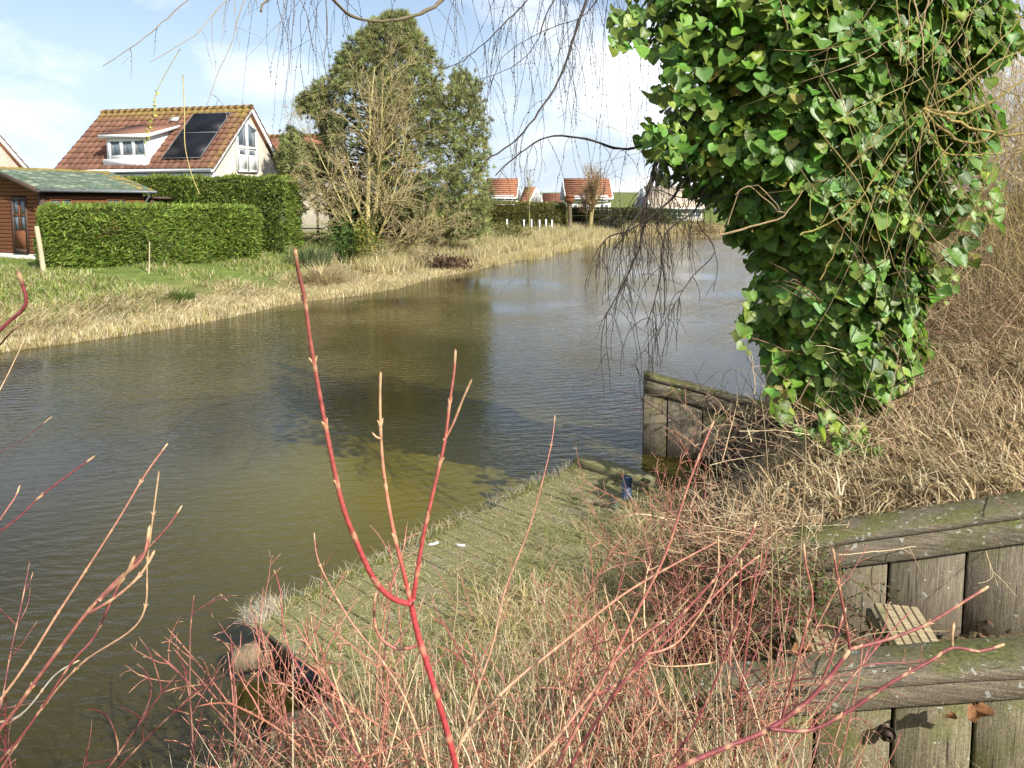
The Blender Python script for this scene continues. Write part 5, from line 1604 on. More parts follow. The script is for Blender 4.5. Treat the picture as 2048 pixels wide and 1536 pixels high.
# orientation: face along Nn, tip hanging down with a twist
def leaf_matrix(p, nrm, s, roll):
    y_ = -Vector(nrm); down = Vector((0, 0, -1)) + Vector((random.uniform(-.55, .55), random.uniform(-.3, .3), 0))
    z_ = -(down - y_ * down.dot(y_)).normalized()
    x_ = y_.cross(z_)
    M = Matrix((x_, y_, z_)).transposed().to_4x4()
    return Matrix.Translation(Vector(p)) @ M @ Matrix.Rotation(roll, 4, 'Y') @ Matrix.Diagonal((s * random.uniform(0.85, 1.15), s, s, 1))
px_, py_ = P[:, 0] / P[:, 1], (P[:, 2] - 3) / P[:, 1]
vis = (Nn[:, 1] < -0.25) & (np.abs(px_) < 0.72) & (py_ < 0.28) & (py_ > -0.38)
score = size / P[:, 1] * np.where(vis, 1, 0) * np.where(P[:, 1] < IV_D - 0.15, 1.2, 0.7)
order = np.argsort(-score); big = set(order[:300].tolist())
g = G()
for i in range(len(P)):
    M = leaf_matrix(P[i] - base, Nn[i], size[i], random.uniform(-0.5, 0.5))
    k = i % 3
    if i in big:
        o = link('leaf', LEAF_ME[k], ivy); o.matrix_local = M
    else:
        V, T = LT[k]
        c = np.array([0.125, 0.250, 0.038]) * random.uniform(0.45, 1.5) * np.array([random.uniform(0.8, 1.6), 1, random.uniform(0.7, 1.4)])
        if random.random() < 0.04: c = np.array([0.25, 0.22, 0.05])
        g.add(xf(M, V), tris=T, col=c)
g.build('foliage', M_IVYS, ivy, smooth=True, kind='stuff')
g = G()
for k in range(60):
    a = random.uniform(3.3, 6.2); y0 = random.uniform(300, 860); hw = 0.62
    p0 = at(1685, y0, IV_D) + np.array([math.cos(a) * 0.3, math.sin(a) * 0.3, 0])
    q_ = curve_path(p0, (math.cos(a) * 0.6, math.sin(a) * 0.6, random.uniform(-0.4, 1)), random.uniform(0.4, 0.9), 8, 0.7)
    g.tube(q_ - base, np.linspace(0.009, 0.003, 8), 5, col=(0.16, 0.10, 0.06), cap=False)
g.build('stems', M_TWIG, ivy)

# ------------------------------------------------------------------ dogwood
RED = np.array([0.25, 0.062, 0.056]); DKRED = np.array([0.17, 0.040, 0.042]); PINK = np.array([0.34, 0.125, 0.090]); TAN = np.array([0.46, 0.31, 0.17]); OLV = np.array([0.34, 0.26, 0.09]); BUD = np.array([0.46, 0.29, 0.16]); HRED = np.array([0.36, 0.045, 0.048])

THIN = 0.66

def dog_tube(g, path, r0, r1, cb, ct, step=0.10, sides=6, tip=True, swell=0.2):
    """shoot with swollen pale nodes and a pointed bud at its tip; returns node points and directions"""
    d = np.concatenate([[0], np.cumsum(np.linalg.norm(np.diff(path, axis=0), axis=1))]); L = d[-1]
    f = d / L
    rad = (r0 + (r1 - r0) * f) * THIN
    ph = (L - d) / step
    near = np.exp(-((ph - np.round(ph)) * step / 0.0055) ** 2) * (np.round(ph) > 0)
    rad = rad * (1 + swell * near)
    col = np.array(cb)[None] * (1 - f[:, None]) + np.array(ct)[None] * f[:, None]
    col = col * (1 - 0.7 * near[:, None]) + BUD[None] * 1.05 * 0.7 * near[:, None]
    if tip:
        k = L - d < 0.02
        col[k] = BUD; rad[k] = rad[k] * 1.15; rad[-1] *= 0.25
    g.tube(path, rad, sides, col=col)
    n = int(L / step); out = []
    for i in range(1, n + 1):
        s = L - i * step; j = min(np.searchsorted(d, s), len(path) - 2); j = max(j, 1)
        out.append((path[j], unit(path[j + 1] - path[j]), s / L))
    return out

def buds(g, nodes, size, col):
    for p, t, f in nodes:
        s = unit(np.cross(t, rng.normal(size=3)))
        for sg in (1, -1):
            d = unit(t * 1.0 + s * sg * 0.55)
            q_ = np.array([p + s * sg * size * 0.12, p + d * size * 0.5, p + d * size])
            g.tube(q_, [size * 0.16, size * 0.17, size * 0.03], 4, col=col, cap=False)

# the shoot that rises in front of the lens: three long red prongs on one stem
hero = thing('dogwood_shrub', 'tall red dogwood shoot forking into three prongs, nearest the viewer', 'shrub', (0, 0, 0))
D = 1.02
forkp = [(822, 1207), (836, 1270), (855, 1330), (876, 1400), (896, 1470), (912, 1536), (930, 1640), (950, 1800)]
hb = at(950, 1800, 0.98); hg = np.array([hb[0] + 0.10, hb[1] + 0.05, gz(hb[0] + 0.10, hb[1] + 0.05) - 0.05])
hero.location = Vector(hg)
path = resample(np.vstack([[at(x, y, D) for x, y in forkp[:-1]], [hb], [hg]])[::-1], 0.008)
g = G(); dog_tube(g, path - hg, 0.0085, 0.0066, HRED * 0.9, HRED, 0.075, 8, tip=False); g.build('stem', M_DOG, hero, smooth=True)
for pts, d1, r0, r1, ct in (([(820, 1208), (784, 1196), (749, 1160), (713, 1084), (681, 995), (647, 830), (622, 691), (609, 597), (596, 540), (589, 495)], 0.86, 0.0062, 0.0036, PINK * 0.75),
                            ([(821, 1203), (805, 1135), (786, 1059), (769, 957), (762, 878), (760, 800), (761, 742)], 1.0, 0.0054, 0.0026, TAN),
                            ([(826, 1200), (845, 1080), (872, 960), (890, 880), (900, 800), (908, 745), (911, 698)], 1.02, 0.0055, 0.0026, PINK)):
    path = resample([at(x, y, D + (d1 - D) * i / (len(pts) - 1)) for i, (x, y) in enumerate(pts)], 0.006)
    g = G(); nd = dog_tube(g, path - hg, r0, r1, HRED, ct, 0.088, 8); buds(g, nd, 0.012, BUD); g.build('prong', M_DOG, hero, smooth=True)
path = resample([at(x, y, 1.02) for x, y in ((888, 880), (905, 850), (925, 800), (944, 757))], 0.006)
g = G(); dog_tube(g, path - hg, 0.0030, 0.0022, PINK, TAN, 0.05, 6); g.build('side_twig', M_DOG, hero, smooth=True)
path = resample([at(x, y, 1.0) for x, y in ((764, 878), (752, 874), (744, 864))], 0.004)
g = G(); dog_tube(g, path - hg, 0.0028, 0.002, PINK, TAN, 0.05, 6); g.build('side_twig', M_DOG, hero, smooth=True)
path = resample([at(x, y, 1.06) for x, y in ((847, 1284), (815, 1297), (785, 1294), (756, 1268), (748, 1225), (752, 1180))], 0.008)
g = G(); dog_tube(g, path - hg, 0.0042, 0.0026, PINK, PINK, 0.06, 7); g.build('side_twig', M_DOG, hero, smooth=True)

# thick dark red shoots sweeping to the right, close to the lens
sw_ = thing('dogwood_shrub', 'dark red dogwood shoots sweeping right across the nearest board wall', 'shrub', (0, 0, 0))
sg_ = at(1180, 1760, 1.10); sg_[2] = gz(sg_[0], sg_[1]) - 0.05; sw_.location = Vector(sg_)
def near_shoot(par, org, pts, d0, d1, r0, r1, cb, ct, step=0.07, name='stem'):
    path = resample([at(x, y, d0 + (d1 - d0) * i / (len(pts) - 1)) for i, (x, y) in enumerate(pts)], 0.007)
    g = G(); nd = dog_tube(g, path - org, r0, r1, cb, ct, step, 7); buds(g, nd, 0.010, BUD); return g.build(name, M_DOG, par, smooth=True)
near_shoot(sw_, sg_, [(1180, 1760), (1290, 1590), (1360, 1535), (1450, 1495), (1530, 1462), (1600, 1415), (1650, 1365), (1700, 1298)], 1.10, 1.18, 0.0078, 0.0052, DKRED, DKRED * 1.25)
near_shoot(sw_, sg_, [(1700, 1298), (1770, 1280), (1850, 1250), (1925, 1205), (1978, 1172)], 1.18, 1.22, 0.0045, 0.0036, DKRED * 1.2, PINK * 0.8, name='twig')
near_shoot(sw_, sg_, [(1700, 1298), (1690, 1235), (1676, 1160), (1665, 1095)], 1.18, 1.2, 0.0042, 0.003, RED * 0.8, PINK * 0.8, name='twig')
near_shoot(sw_, sg_, [(1640, 1370), (1665, 1310), (1680, 1250), (1692, 1215)], 1.17, 1.22, 0.0036, 0.003, RED * 0.8, PINK * 0.8, name='twig')
near_shoot(sw_, sg_, [(1540, 1458), (1620, 1460), (1700, 1420), (1790, 1360), (1860, 1322), (1905, 1296), (1960, 1302), (2010, 1288)], 1.14, 1.2, 0.0050, 0.0034, DKRED, DKRED * 1.2, name='twig')
near_shoot(sw_, sg_, [(1905, 1298), (1904, 1270), (1908, 1243)], 1.19, 1.2, 0.0040, 0.004, BUD * 0.7, BUD, 0.2, name='twig')
near_shoot(sw_, sg_, [(1560, 1455), (1580, 1380), (1608, 1270), (1625, 1200), (1612, 1130), (1607, 1085)], 1.15, 1.2, 0.0038, 0.0026, RED * 0.8, PINK, name='twig')
near_shoot(sw_, sg_, [(1300, 1590), (1400, 1430), (1465, 1270), (1478, 1200), (1482, 1115)], 1.25, 1.3, 0.0040, 0.0030, DKRED, RED, name='twig')

# upright pale pink shoots left of the board wall
sp = thing('dogwood_shrub', 'pair of long straight pink dogwood shoots leaning towards the ivy', 'shrub', (0, 0, 0))
so = at(1020, 1760, 1.5); so[2] = gz(so[0], so[1]) - 0.05; sp.location = Vector(so)
near_shoot(sp, so, [(1020, 1760), (1100, 1560), (1190, 1390), (1265, 1240), (1330, 1110), (1380, 960), (1428, 840)], 1.5, 1.7, 0.0072, 0.0036, PINK, PINK * 1.1, 0.1)
near_shoot(sp, so, [(1040, 1740), (1170, 1480), (1290, 1310), (1400, 1190), (1490, 1090), (1512, 1042)], 1.5, 1.75, 0.0072, 0.0040, RED * 0.9, RED * 0.8, 0.1)
near_shoot(sp, so, [(1290, 1310), (1360, 1280), (1430, 1170), (1436, 1070)], 1.6, 1.7, 0.0042, 0.0034, PINK, TAN, 0.1, name='twig')
near_shoot(sp, so, [(1190, 1390), (1260, 1350), (1400, 1220), (1470, 1150), (1520, 1110)], 1.56, 1.75, 0.0045, 0.0030, RED * 0.9, PINK, 0.1, name='twig')

st_ = thing('dogwood_shrub', 'stout tan dogwood stems rising from the bottom edge below the jetty', 'shrub', (0, 0, 0))
sto = at(880, 1800, 1.75); sto[2] = gz(sto[0], sto[1]) - 0.05; st_.location = Vector(sto)
for pts, d0, d1, r0, r1, cb, ctc in (([(880, 1800), (860, 1560), (820, 1420), (770, 1330), (700, 1240), (640, 1130), (628, 1065)], 1.75, 2.1, 0.007, 0.0026, TAN, PINK), ([(890, 1800), (905, 1560), (940, 1420), (985, 1290), (1010, 1180), (1060, 1050), (1100, 900), (1110, 830)], 1.75, 2.2, 0.007, 0.0026, TAN * 0.9, PINK),
        ([(870, 1800), (790, 1610), (700, 1490), (640, 1400), (575, 1290), (560, 1180), (548, 1140)], 1.75, 2.1, 0.007, 0.0026, DKRED * 1.3, RED), ([(895, 1800), (1000, 1600), (1110, 1480), (1180, 1390), (1250, 1300), (1330, 1240)], 1.75, 2.1, 0.011, 0.004, TAN, RED),
        ([(885, 1800), (880, 1600), (925, 1480), (1010, 1380), (1120, 1290), (1260, 1180), (1440, 1080)], 1.75, 2.3, 0.011, 0.004, TAN, PINK), ([(875, 1800), (840, 1620), (740, 1540), (690, 1420), (660, 1330)], 1.75, 2.0, 0.010, 0.003, OLV, TAN)):
    near_shoot(st_, sto, pts, d0, d1, r0, r1, cb, ctc, 0.11)

def dog_branch(g, p, d, L, r, cb, ct, level, step):
    n = max(6, int(L / 0.03))
    path = curve_path(p, d, L, n, 0.9, 0.25)
    nodes = dog_tube(g, path, r, max(r * 0.55, 0.0018), cb, ct, step, 5, swell=0.2)
    if level > 0:
        for q_, t, f in nodes:
            if f < 0.25 or random.random() < 0.28: continue
            s = unit(np.cross(t, rng.normal(size=3)))
            for sgn in (1, -1):
                if random.random() < 0.30: continue
                a = random.uniform(0.45, 1.05)
                dd = t * math.cos(a) + s * sgn * math.sin(a)
                dog_branch(g, q_, dd, L * random.uniform(0.14, 0.42) * (1.15 - 0.6 * f), r * 0.55, ct * 0.95, ct, level - 1, step * 0.7)

def dog_shrub(label, x, y, stems, zoff=0.0):
    zg = gz(x, y) - 0.04 + zoff
    t = thing('dogwood_shrub', label, 'shrub', (x, y, zg))
    for (d, L, r, cb, ct, lev) in stems:
        g = G(); a = random.uniform(0, 6.28); q_ = random.uniform(0.0, 0.09)
        dog_branch(g, np.array([math.cos(a) * q_, math.sin(a) * q_, 0]), np.array(d, float), L, r, np.array(cb) * random.uniform(0.8, 1.2), np.array(ct) * random.uniform(0.85, 1.15), lev, random.uniform(0.085, 0.13))
        g.build('stem', M_DOG, t, smooth=True)
    return t

def fan(n, cx, cy, spread, L0, L1, r, cb, ct, lev=2, cz=1.0):
    return [((cx + random.uniform(-spread, spread), cy + random.uniform(-spread, spread), cz), random.uniform(L0, L1), r * random.uniform(0.7, 1.15), cb, ct, lev) for _ in range(n)]

dog_shrub('maroon dogwood shrub at the left edge leaning over the water', -1.55, 1.75, fan(9, 0.35, 0.55, 0.45, 0.7, 1.25, 0.0065, DKRED * 0.7, DKRED * 0.9, 1) + fan(4, -0.1, 0.5, 0.3, 0.7, 1.1, 0.006, OLV * 0.8, PINK, 1))
dog_shrub('dogwood shrub with tangled grey and red shoots low at the left', -1.15, 2.40, fan(6, 0.05, 0.1, 0.45, 0.6, 1.05, 0.0065, TAN * 0.45, DKRED * 1.0, 2) + fan(3, 0.3, 0.3, 0.3, 0.6, 0.9, 0.006, RED * 0.8, PINK, 1))
dog_shrub('bright pink red dogwood shrub at the left corner of the jetty', -0.92, 2.70, fan(9, -0.15, 0.15, 0.5, 0.5, 1.0, 0.006, PINK * 0.9, PINK, 2) + fan(6, -0.35, 0.3, 0.3, 0.6, 1.1, 0.006, RED, PINK, 2))
dog_shrub('dogwood shrub with tan lower stems in front of the jetty', -0.42, 2.30, fan(9, -0.1, 0.2, 0.5, 0.7, 1.2, 0.0075, TAN * 0.8, PINK, 2) + fan(7, 0.15, 0.2, 0.45, 0.6, 1.15, 0.006, RED * 0.9, RED, 2))
dog_shrub('dogwood shrub below the three pronged shoot', 0.02, 2.25, fan(9, 0.05, 0.25, 0.5, 0.7, 1.2, 0.0075, TAN * 0.8, PINK, 2) + fan(7, 0.05, 0.2, 0.45, 0.7, 1.2, 0.006, RED * 0.85, RED, 2))
dog_shrub('dogwood shrub with one straight olive yellow stem right of the jetty middle', 0.40, 2.75, [((0.015, 0.02, 1), 1.45, 0.011, OLV, TAN, 2), ((0.6, 0.3, 0.8), 1.25, 0.008, TAN, PINK, 2), ((-0.5, 0.4, 0.75), 1.2, 0.007, TAN, PINK, 2)] + fan(11, 0.15, 0.2, 0.6, 0.6, 1.2, 0.006, RED * 0.85, PINK, 2) + fan(7, 0.3, 0.1, 0.6, 0.7, 1.25, 0.006, TAN * 0.7, PINK, 2))
dog_shrub('dense red dogwood thicket left of the steps', 0.78, 2.55, fan(8, 0.15, 0.30, 0.55, 0.8, 1.35, 0.0065, RED * 0.8, RED, 2) + fan(6, 0.15, 0.30, 0.55, 0.8, 1.3, 0.006, TAN * 0.6, PINK * 0.8, 2) + fan(8, 0.45, 0.3, 0.4, 0.8, 1.3, 0.007, TAN * 0.8, PINK, 2))
dog_shrub('loose dogwood shrub before the left end of the nearest board wall', 1.05, 2.40, fan(8, 0.0, 0.1, 0.5, 0.45, 0.85, 0.006, RED * 0.75, PINK, 2) + fan(3, 0.1, 0.1, 0.5, 0.5, 0.9, 0.0065, TAN * 0.7, PINK, 2))
dog_shrub('dogwood shrub between the two board walls with grey twigs', 1.05, 3.75, fan(9, 0.05, -0.1, 0.55, 0.5, 1.2, 0.006, RED * 0.75, PINK, 2) + fan(6, 0.2, 0.1, 0.6, 0.6, 1.1, 0.006, TAN * 0.7, DKRED * 1.4, 2))
dog_shrub('pale twigged dogwood shrub at the bottom edge under the red shoot', 0.32, 1.75, fan(10, 0.0, 0.5, 0.5, 0.5, 0.95, 0.0055, TAN * 0.8, PINK, 2))
dog_shrub('pale twigged dogwood shrub at the bottom edge left of the red shoot', -0.55, 1.85, fan(6, 0.0, 0.5, 0.5, 0.5, 0.9, 0.0055, TAN * 0.7, PINK, 2))
dog_shrub('red dogwood shrub growing at the foot of the grassy bank beyond the jetty', 1.35, 4.9, fan(11, -0.15, 0.0, 0.6, 0.7, 1.35, 0.006, RED * 0.7, PINK, 2), 0.0)
dog_shrub('thin dark dogwood shoots arching in front of the retaining wall', 2.15, 6.1, fan(8, -0.45, 0.1, 0.4, 0.9, 1.7, 0.006, DKRED * 0.9, DKRED, 1))

dog_shrub('sparse dogwood seedlings growing up through the jetty middle', *dk(1.0, 1.0)[:2], fan(9, 0.1, 0.0, 0.7, 0.35, 0.8, 0.005, TAN * 0.7, PINK, 2), 0.1)
dog_shrub('dogwood scrub along the landward edge of the jetty', *dk(1.9, 1.75)[:2], fan(12, 0.0, 0.0, 0.7, 0.4, 0.95, 0.0055, RED * 0.7, PINK, 2), 0.1)
dog_shrub('dogwood scrub at the far landward corner of the jetty', *dk(2.9, 1.5)[:2], fan(10, -0.1, 0.0, 0.7, 0.4, 0.9, 0.0055, TAN * 0.7, PINK, 2), 0.1)
dog_shrub('low dogwood scrub at the near end of the jetty', *dk(-0.05, 1.1)[:2], fan(12, 0.0, 0.1, 0.7, 0.4, 0.8, 0.0055, RED * 0.8, PINK, 2), 0.05)

# blurred maroon shoots at the left frame edge
ls = thing('dogwood_shrub', 'dark maroon dogwood shoots entering from the left picture edge', 'shrub', (0, 0, 0))
lo = at(-420, 1500, 0.95); lo[2] = gz(lo[0], lo[1]) - 0.05; ls.location = Vector(lo)
near_shoot(ls, lo, [(-420, 1500), (-260, 1050), (-90, 760), (0, 660), (50, 612), (45, 570), (34, 540)], 0.95, 0.9, 0.0060, 0.0036, DKRED, DKRED * 1.3, 0.12)
near_shoot(ls, lo, [(-330, 1400), (-150, 900), (0, 690), (50, 645)], 0.97, 0.95, 0.0026, 0.0016, DKRED * 0.6, DKRED * 0.6, 0.3, name='twig')
near_shoot(ls, lo, [(-420, 1480), (-200, 1160), (0, 1062), (90, 985), (191, 911)], 1.2, 1.3, 0.0042, 0.0024, DKRED * 0.8, DKRED, 0.12)
near_shoot(ls, lo, [(-300, 1250), (-60, 1100), (20, 1010), (40, 970)], 1.2, 1.3, 0.003, 0.002, DKRED, PINK, 0.1, name='twig')
near_shoot(ls, lo, [(-300, 1150), (-60, 940), (30, 890), (105, 832)], 1.25, 1.35, 0.0018, 0.0012, DKRED * 0.5, DKRED * 0.5, 0.3, name='twig')
near_shoot(ls, lo, [(-200, 1200), (-40, 860), (20, 740), (50, 675)], 1.3, 1.4, 0.0022, 0.0014, TAN, TAN, 0.2, name='twig')
# diagonal shoots at the lower left with fat tan buds
l2 = thing('dogwood_shrub', 'stout maroon dogwood shoots with fat tan buds at the lower left', 'shrub', (0, 0, 0))
lo2 = at(-260, 1720, 1.05); lo2[2] = gz(lo2[0], lo2[1]) - 0.05; l2.location = Vector(lo2)
near_shoot(l2, lo2, [(-260, 1720), (-20, 1480), (80, 1350), (170, 1230), (235, 1160), (285, 1115), (300, 1050)], 1.05, 1.15, 0.0058, 0.0040, DKRED * 0.7, PINK * 0.9, 0.08)
near_shoot(l2, lo2, [(170, 1230), (230, 1195), (280, 1150), (310, 1100)], 1.1, 1.15, 0.0036, 0.0034, DKRED, BUD, 0.05, name='twig')
near_shoot(l2, lo2, [(200, 1200), (250, 1150), (270, 1110)], 1.1, 1.1, 0.0036, 0.0034, DKRED, BUD, 0.05, name='twig')
near_shoot(l2, lo2, [(-260, 1700), (0, 1400), (120, 1220), (230, 1050), (290, 950), (336, 886)], 1.3, 1.5, 0.0052, 0.0026, TAN, PINK, 0.1)
near_shoot(l2, lo2, [(-200, 1720), (20, 1500), (140, 1330), (190, 1270), (250, 1150), (330, 1060), (365, 1010)], 1.35, 1.5, 0.0044, 0.0026, DKRED * 0.8, RED, 0.1)
near_shoot(l2, lo2, [(-100, 1700), (60, 1450), (160, 1330), (280, 1240), (296, 1110), (318, 942)], 1.4, 1.5, 0.0044, 0.0024, DKRED * 0.8, TAN, 0.1)
near_shoot(l2, lo2, [(-260, 1640), (-60, 1470), (40, 1430), (110, 1350), (160, 1320)], 1.4, 1.5, 0.0034, 0.0024, np.array([0.30, 0.27, 0.22]), np.array([0.34, 0.3, 0.25]), 0.1)

# ------------------------------------------------------------------ dry grass and thicket on our side
M_DEAD2 = mat('leaf litter', attr=True, rough=0.85, scale=30, amt=0.3, trans=0.15)

def near_grass(n, xr, yr, cond):
    x = rng.uniform(*xr, n); y = rng.uniform(*yr, n)
    k = cond(x, y); x = x[k]; y = y[k]
    z = ground(x, y); k = z > 0.02
    return np.c_[x[k], y[k], z[k] - 0.02]

def off_deck(x, y, m=0.0):
    a = (x - c0[0]) * E1[0] + (y - c0[1]) * E1[1]; b = (x - c0[0]) * E2[0] + (y - c0[1]) * E2[1]
    return ~((a > -m) & (a < DECK_L + m) & (b > -m) & (b < DECK_W + m))

DSTR = [np.array([0.55, 0.44, 0.26]), np.array([0.44, 0.33, 0.18]), np.array([0.28, 0.19, 0.11]), np.array([0.62, 0.53, 0.35])]
g = G()
P = near_grass(80000, (1.1, 6.5), (3.6, 9.2), lambda x, y: (y > wallB_y(x) + 0.22) & off_deck(x, y, -0.1))
patch = fbm(P[:, 0] * 2, P[:, 1] * 2, 51)
P = P[rng.random(len(P)) < 0.75 + 0.4 * patch]; n = len(P)
cl_ = 1 + 0.35 * fbm(P[:, 0] * 3.1, P[:, 1] * 3.1, 57)[:, None]
blades(g, P, rng.uniform(0.08, 0.42, n) * (1 + 0.3 * fbm(P[:, 0] * 2.6, P[:, 1] * 2.6, 58)), rng.uniform(0.003, 0.012, n) ** 1.0, rng.uniform(0.0, 1.3, n), np.clip(mixcol(n, DSTR + [np.array([0.24, 0.22, 0.09])], [4, 4, 2, 3, 0.8]) * cl_, 0, 0.8), az=1.2 + 2.2 * fbm(P[:, 0] * 1.5, P[:, 1] * 1.5, 53) + rng.normal(size=n) * 1.0, droop=0.75, segs=3)
o = g.build('dry_bank_grass', M_GRASS, kind='stuff'); o['label'] = 'matted dry grass on the bank behind the board wall'
g = G(); n = 2600
x = rng.uniform(0.9, 5.5, n); y = rng.uniform(3.3, 7.5, n); k = (y > wallA_y(x) + 0.1) & off_deck(x, y, 0.1); x = x[k]; y = y[k]; z = ground(x, y)
leafcloud(g, np.c_[x, y, z + rng.uniform(0.0, 0.10, len(x))], rng.normal(size=(len(x), 3)) * np.array([1, 1, 0.35]), rng.uniform(0.03, 0.08, len(x)), 0.6, mixcol(len(x), [np.array([0.20, 0.12, 0.06]), np.array([0.30, 0.21, 0.11]), np.array([0.12, 0.07, 0.045])], [3, 3, 2]))
o = g.build('leaf_litter', M_DEAD2, kind='stuff'); o['label'] = 'brown dead leaves lying in the dry grass of the bank and steps'
g = G()
P = near_grass(26000, (-1.3, 2.4), (1.6, 3.5), lambda x, y: ((y < wallA_y(x) - 0.06) | (x < 0.45)) & off_deck(x, y, -0.25))
n = len(P)
blades(g, P, rng.uniform(0.12, 0.45, n) * np.where(P[:, 0] > 1.0, 0.62, 1.0), 0.0055, rng.uniform(0.0, 0.9, n), mixcol(n, DSTR + [np.array([0.19, 0.22, 0.05])], [4, 4, 2, 2, 2]), droop=0.6, segs=3)
o = g.build('dry_verge_grass', M_GRASS, kind='stuff'); o['label'] = 'dry and green grass between the dogwood stems'
g = G(); n = 900
x = rng.uniform(-0.7, 0.95, n); y = rng.uniform(1.9, 3.0, n); k = (y < wallA_y(x) - 0.05) | (x < 0.5); x = x[k]; y = y[k]; n = len(x)
blades(g, np.c_[x, y, ground(x, y)], rng.uniform(0.45, 0.95, n), 0.0045, rng.uniform(0.0, 0.35, n), mixcol(n, DSTR, [4, 3, 1, 4]), droop=0.25, segs=3)
o = g.build('tall_straw', M_GRASS, kind='stuff'); o['label'] = 'tall dry straw standing among the dogwood stems'
# grass creeping over the jetty and along its edge
g = G(); n = 7000
a = rng.uniform(0.0, DECK_L, n); b = np.where(rng.random(n) < 0.35, rng.uniform(-0.01, 0.06, n), 0.4 + 1.6 * rng.random(n) ** 0.6)
tuft = fbm(a * 3, b * 3, 61) > -0.1; a = a[tuft]; b = b[tuft]; n = len(a)
P = np.stack([c0[0] + E1[0] * a + E2[0] * b, c0[1] + E1[1] * a + E2[1] * b, np.full(n, DECK_Z - 0.005)], 1)
blades(g, P, rng.uniform(0.03, 0.12, n) * (1 + b), 0.004, rng.uniform(0.1, 1.2, n), mixcol(n, [np.array([0.20, 0.23, 0.06]), DSTR[0], np.array([0.14, 0.18, 0.04])], [4, 3, 3]), droop=0.6, segs=3)
o = g.build('jetty_grass', M_GRASS, kind='stuff'); o['label'] = 'thin grass growing between the jetty boards'
g = G(); n = 15000
a = rng.uniform(-0.1, DECK_L, n); b = 0.95 + 0.95 * rng.random(n) ** 0.8
k = fbm(a * 2, b * 2, 63) + (b - 1.3) * 1.4 > -0.1; a = a[k]; b = b[k]; n = len(a)
P = np.stack([c0[0] + E1[0] * a + E2[0] * b, c0[1] + E1[1] * a + E2[1] * b, np.full(n, DECK_Z - 0.03)], 1)
blades(g, P, rng.uniform(0.10, 0.36, n), 0.0045, rng.uniform(0.1, 1.2, n), mixcol(n, [np.array([0.24, 0.27, 0.07]), DSTR[0], DSTR[1], DSTR[3]], [2.5, 4, 3, 2]), droop=0.6, segs=3)
o = g.build('edge_grass', M_GRASS, kind='stuff'); o['label'] = 'straw and green grass overgrowing the landward side of the jetty'
g = G(); n = 4200
a = rng.uniform(0.0, DECK_L, n); b = rng.uniform(0.02, DECK_W, n)
P = np.stack([c0[0] + E1[0] * a + E2[0] * b, c0[1] + E1[1] * a + E2[1] * b, np.full(n, DECK_Z + 0.003)], 1)
blades(g, P, rng.uniform(0.03, 0.14, n), 0.004, rng.uniform(1.40, 1.55, n), mixcol(n, DSTR, [4, 3, 2, 4]), droop=0.02, segs=2)
o = g.build('straw_litter', M_GRASS, kind='stuff'); o['label'] = 'loose straw litter lying on the jetty boards'
for lab, px, py, rz in (('small white feather on the jetty, left of the pair', 868, 1089, 0.3), ('small white feather on the jetty, right of the pair', 922, 1092, -0.5)):
    p = on(px, py, DECK_Z + 0.006); g = G(); V = []; m = 7
    for i in range(m):
        f = i / (m - 1); w = 0.016 * math.sin(math.pi * (0.12 + 0.86 * f)); x = (f - 0.5) * 0.10
        w *= 0.6; x *= 0.7
        V += [[x, -w, 0.006 * f], [x, 0, 0.012 + 0.01 * f * f], [x, w, 0.005 + 0.004 * f]]
    g.add(V, quads=[[i * 3 + j, i * 3 + 3 + j, i * 3 + 4 + j, i * 3 + 1 + j] for i in range(m - 1) for j in range(2)])
    g.tube([(-0.05, 0, 0.004), (0, 0, 0.013), (0.034, 0, 0.022)], [0.001, 0.0008, 0.0004], 4)
    o = g.build('feather', M_WHITE, smooth=True); o.location = Vector(p); o.rotation_euler = (0, 0, rz); tag(o, lab, 'feather')
# moss cushions and withered grey stalks on the jetty rim
g = G(); n = 900
a = np.concatenate([rng.uniform(0, DECK_L, 500), rng.uniform(-0.02, 0.2, 400)]); b = np.concatenate([rng.normal(0.0, 0.03, 500), rng.normal(-0.01, 0.05, 400)])
P = np.stack([c0[0] + E1[0] * a + E2[0] * b, c0[1] + E1[1] * a + E2[1] * b, np.full(n, DECK_Z - 0.01)], 1)
blades(g, P, rng.uniform(0.05, 0.18, n), 0.003, rng.uniform(0.2, 1.5, n), mixcol(n, [np.array([0.45, 0.42, 0.36]), DSTR[0]], [3, 2]), az=rng.uniform(1.0, 4.2, n), droop=0.4, segs=3)
o = g.build('withered_stalks', M_GRASS, kind='stuff'); o['label'] = 'withered grey stalks on the outer rim of the jetty'

# tall straw stalks in front of the board wall
def stalks(label, items, org_px):
    t = thing('dry_stalks', label, 'grass stalks', (0, 0, 0))
    o0 = at(org_px[0], org_px[1], org_px[2]); o0[2] = gz(o0[0], o0[1]) - 0.03; t.location = Vector(o0)
    for pts, d, r in items:
        path = px_path(pts, d, d + 0.05, 0.05)
        g = G(); g.tube(path - o0, np.linspace(r, r * 0.6, len(path)), 5, col=np.array([0.50, 0.40, 0.22]) * random.uniform(0.85, 1.1)); g.build('stalk', M_GRASS, t)
stalks('three tall straw stalks rising before the board walls', [([(1600, 1480), (1598, 1300), (1602, 1100), (1612, 900), (1600, 800)], 2.5, 0.0026), ([(1592, 1480), (1575, 1350), (1560, 1180), (1548, 1010)], 2.5, 0.0024), ([(1540, 1470), (1542, 1300), (1544, 1100), (1530, 860), (1520, 790)], 2.5, 0.0022), ([(1600, 1420), (1640, 1340), (1690, 1290), (1760, 1265), (1900, 1262)], 2.5, 0.0018)], (1595, 1480, 2.5))
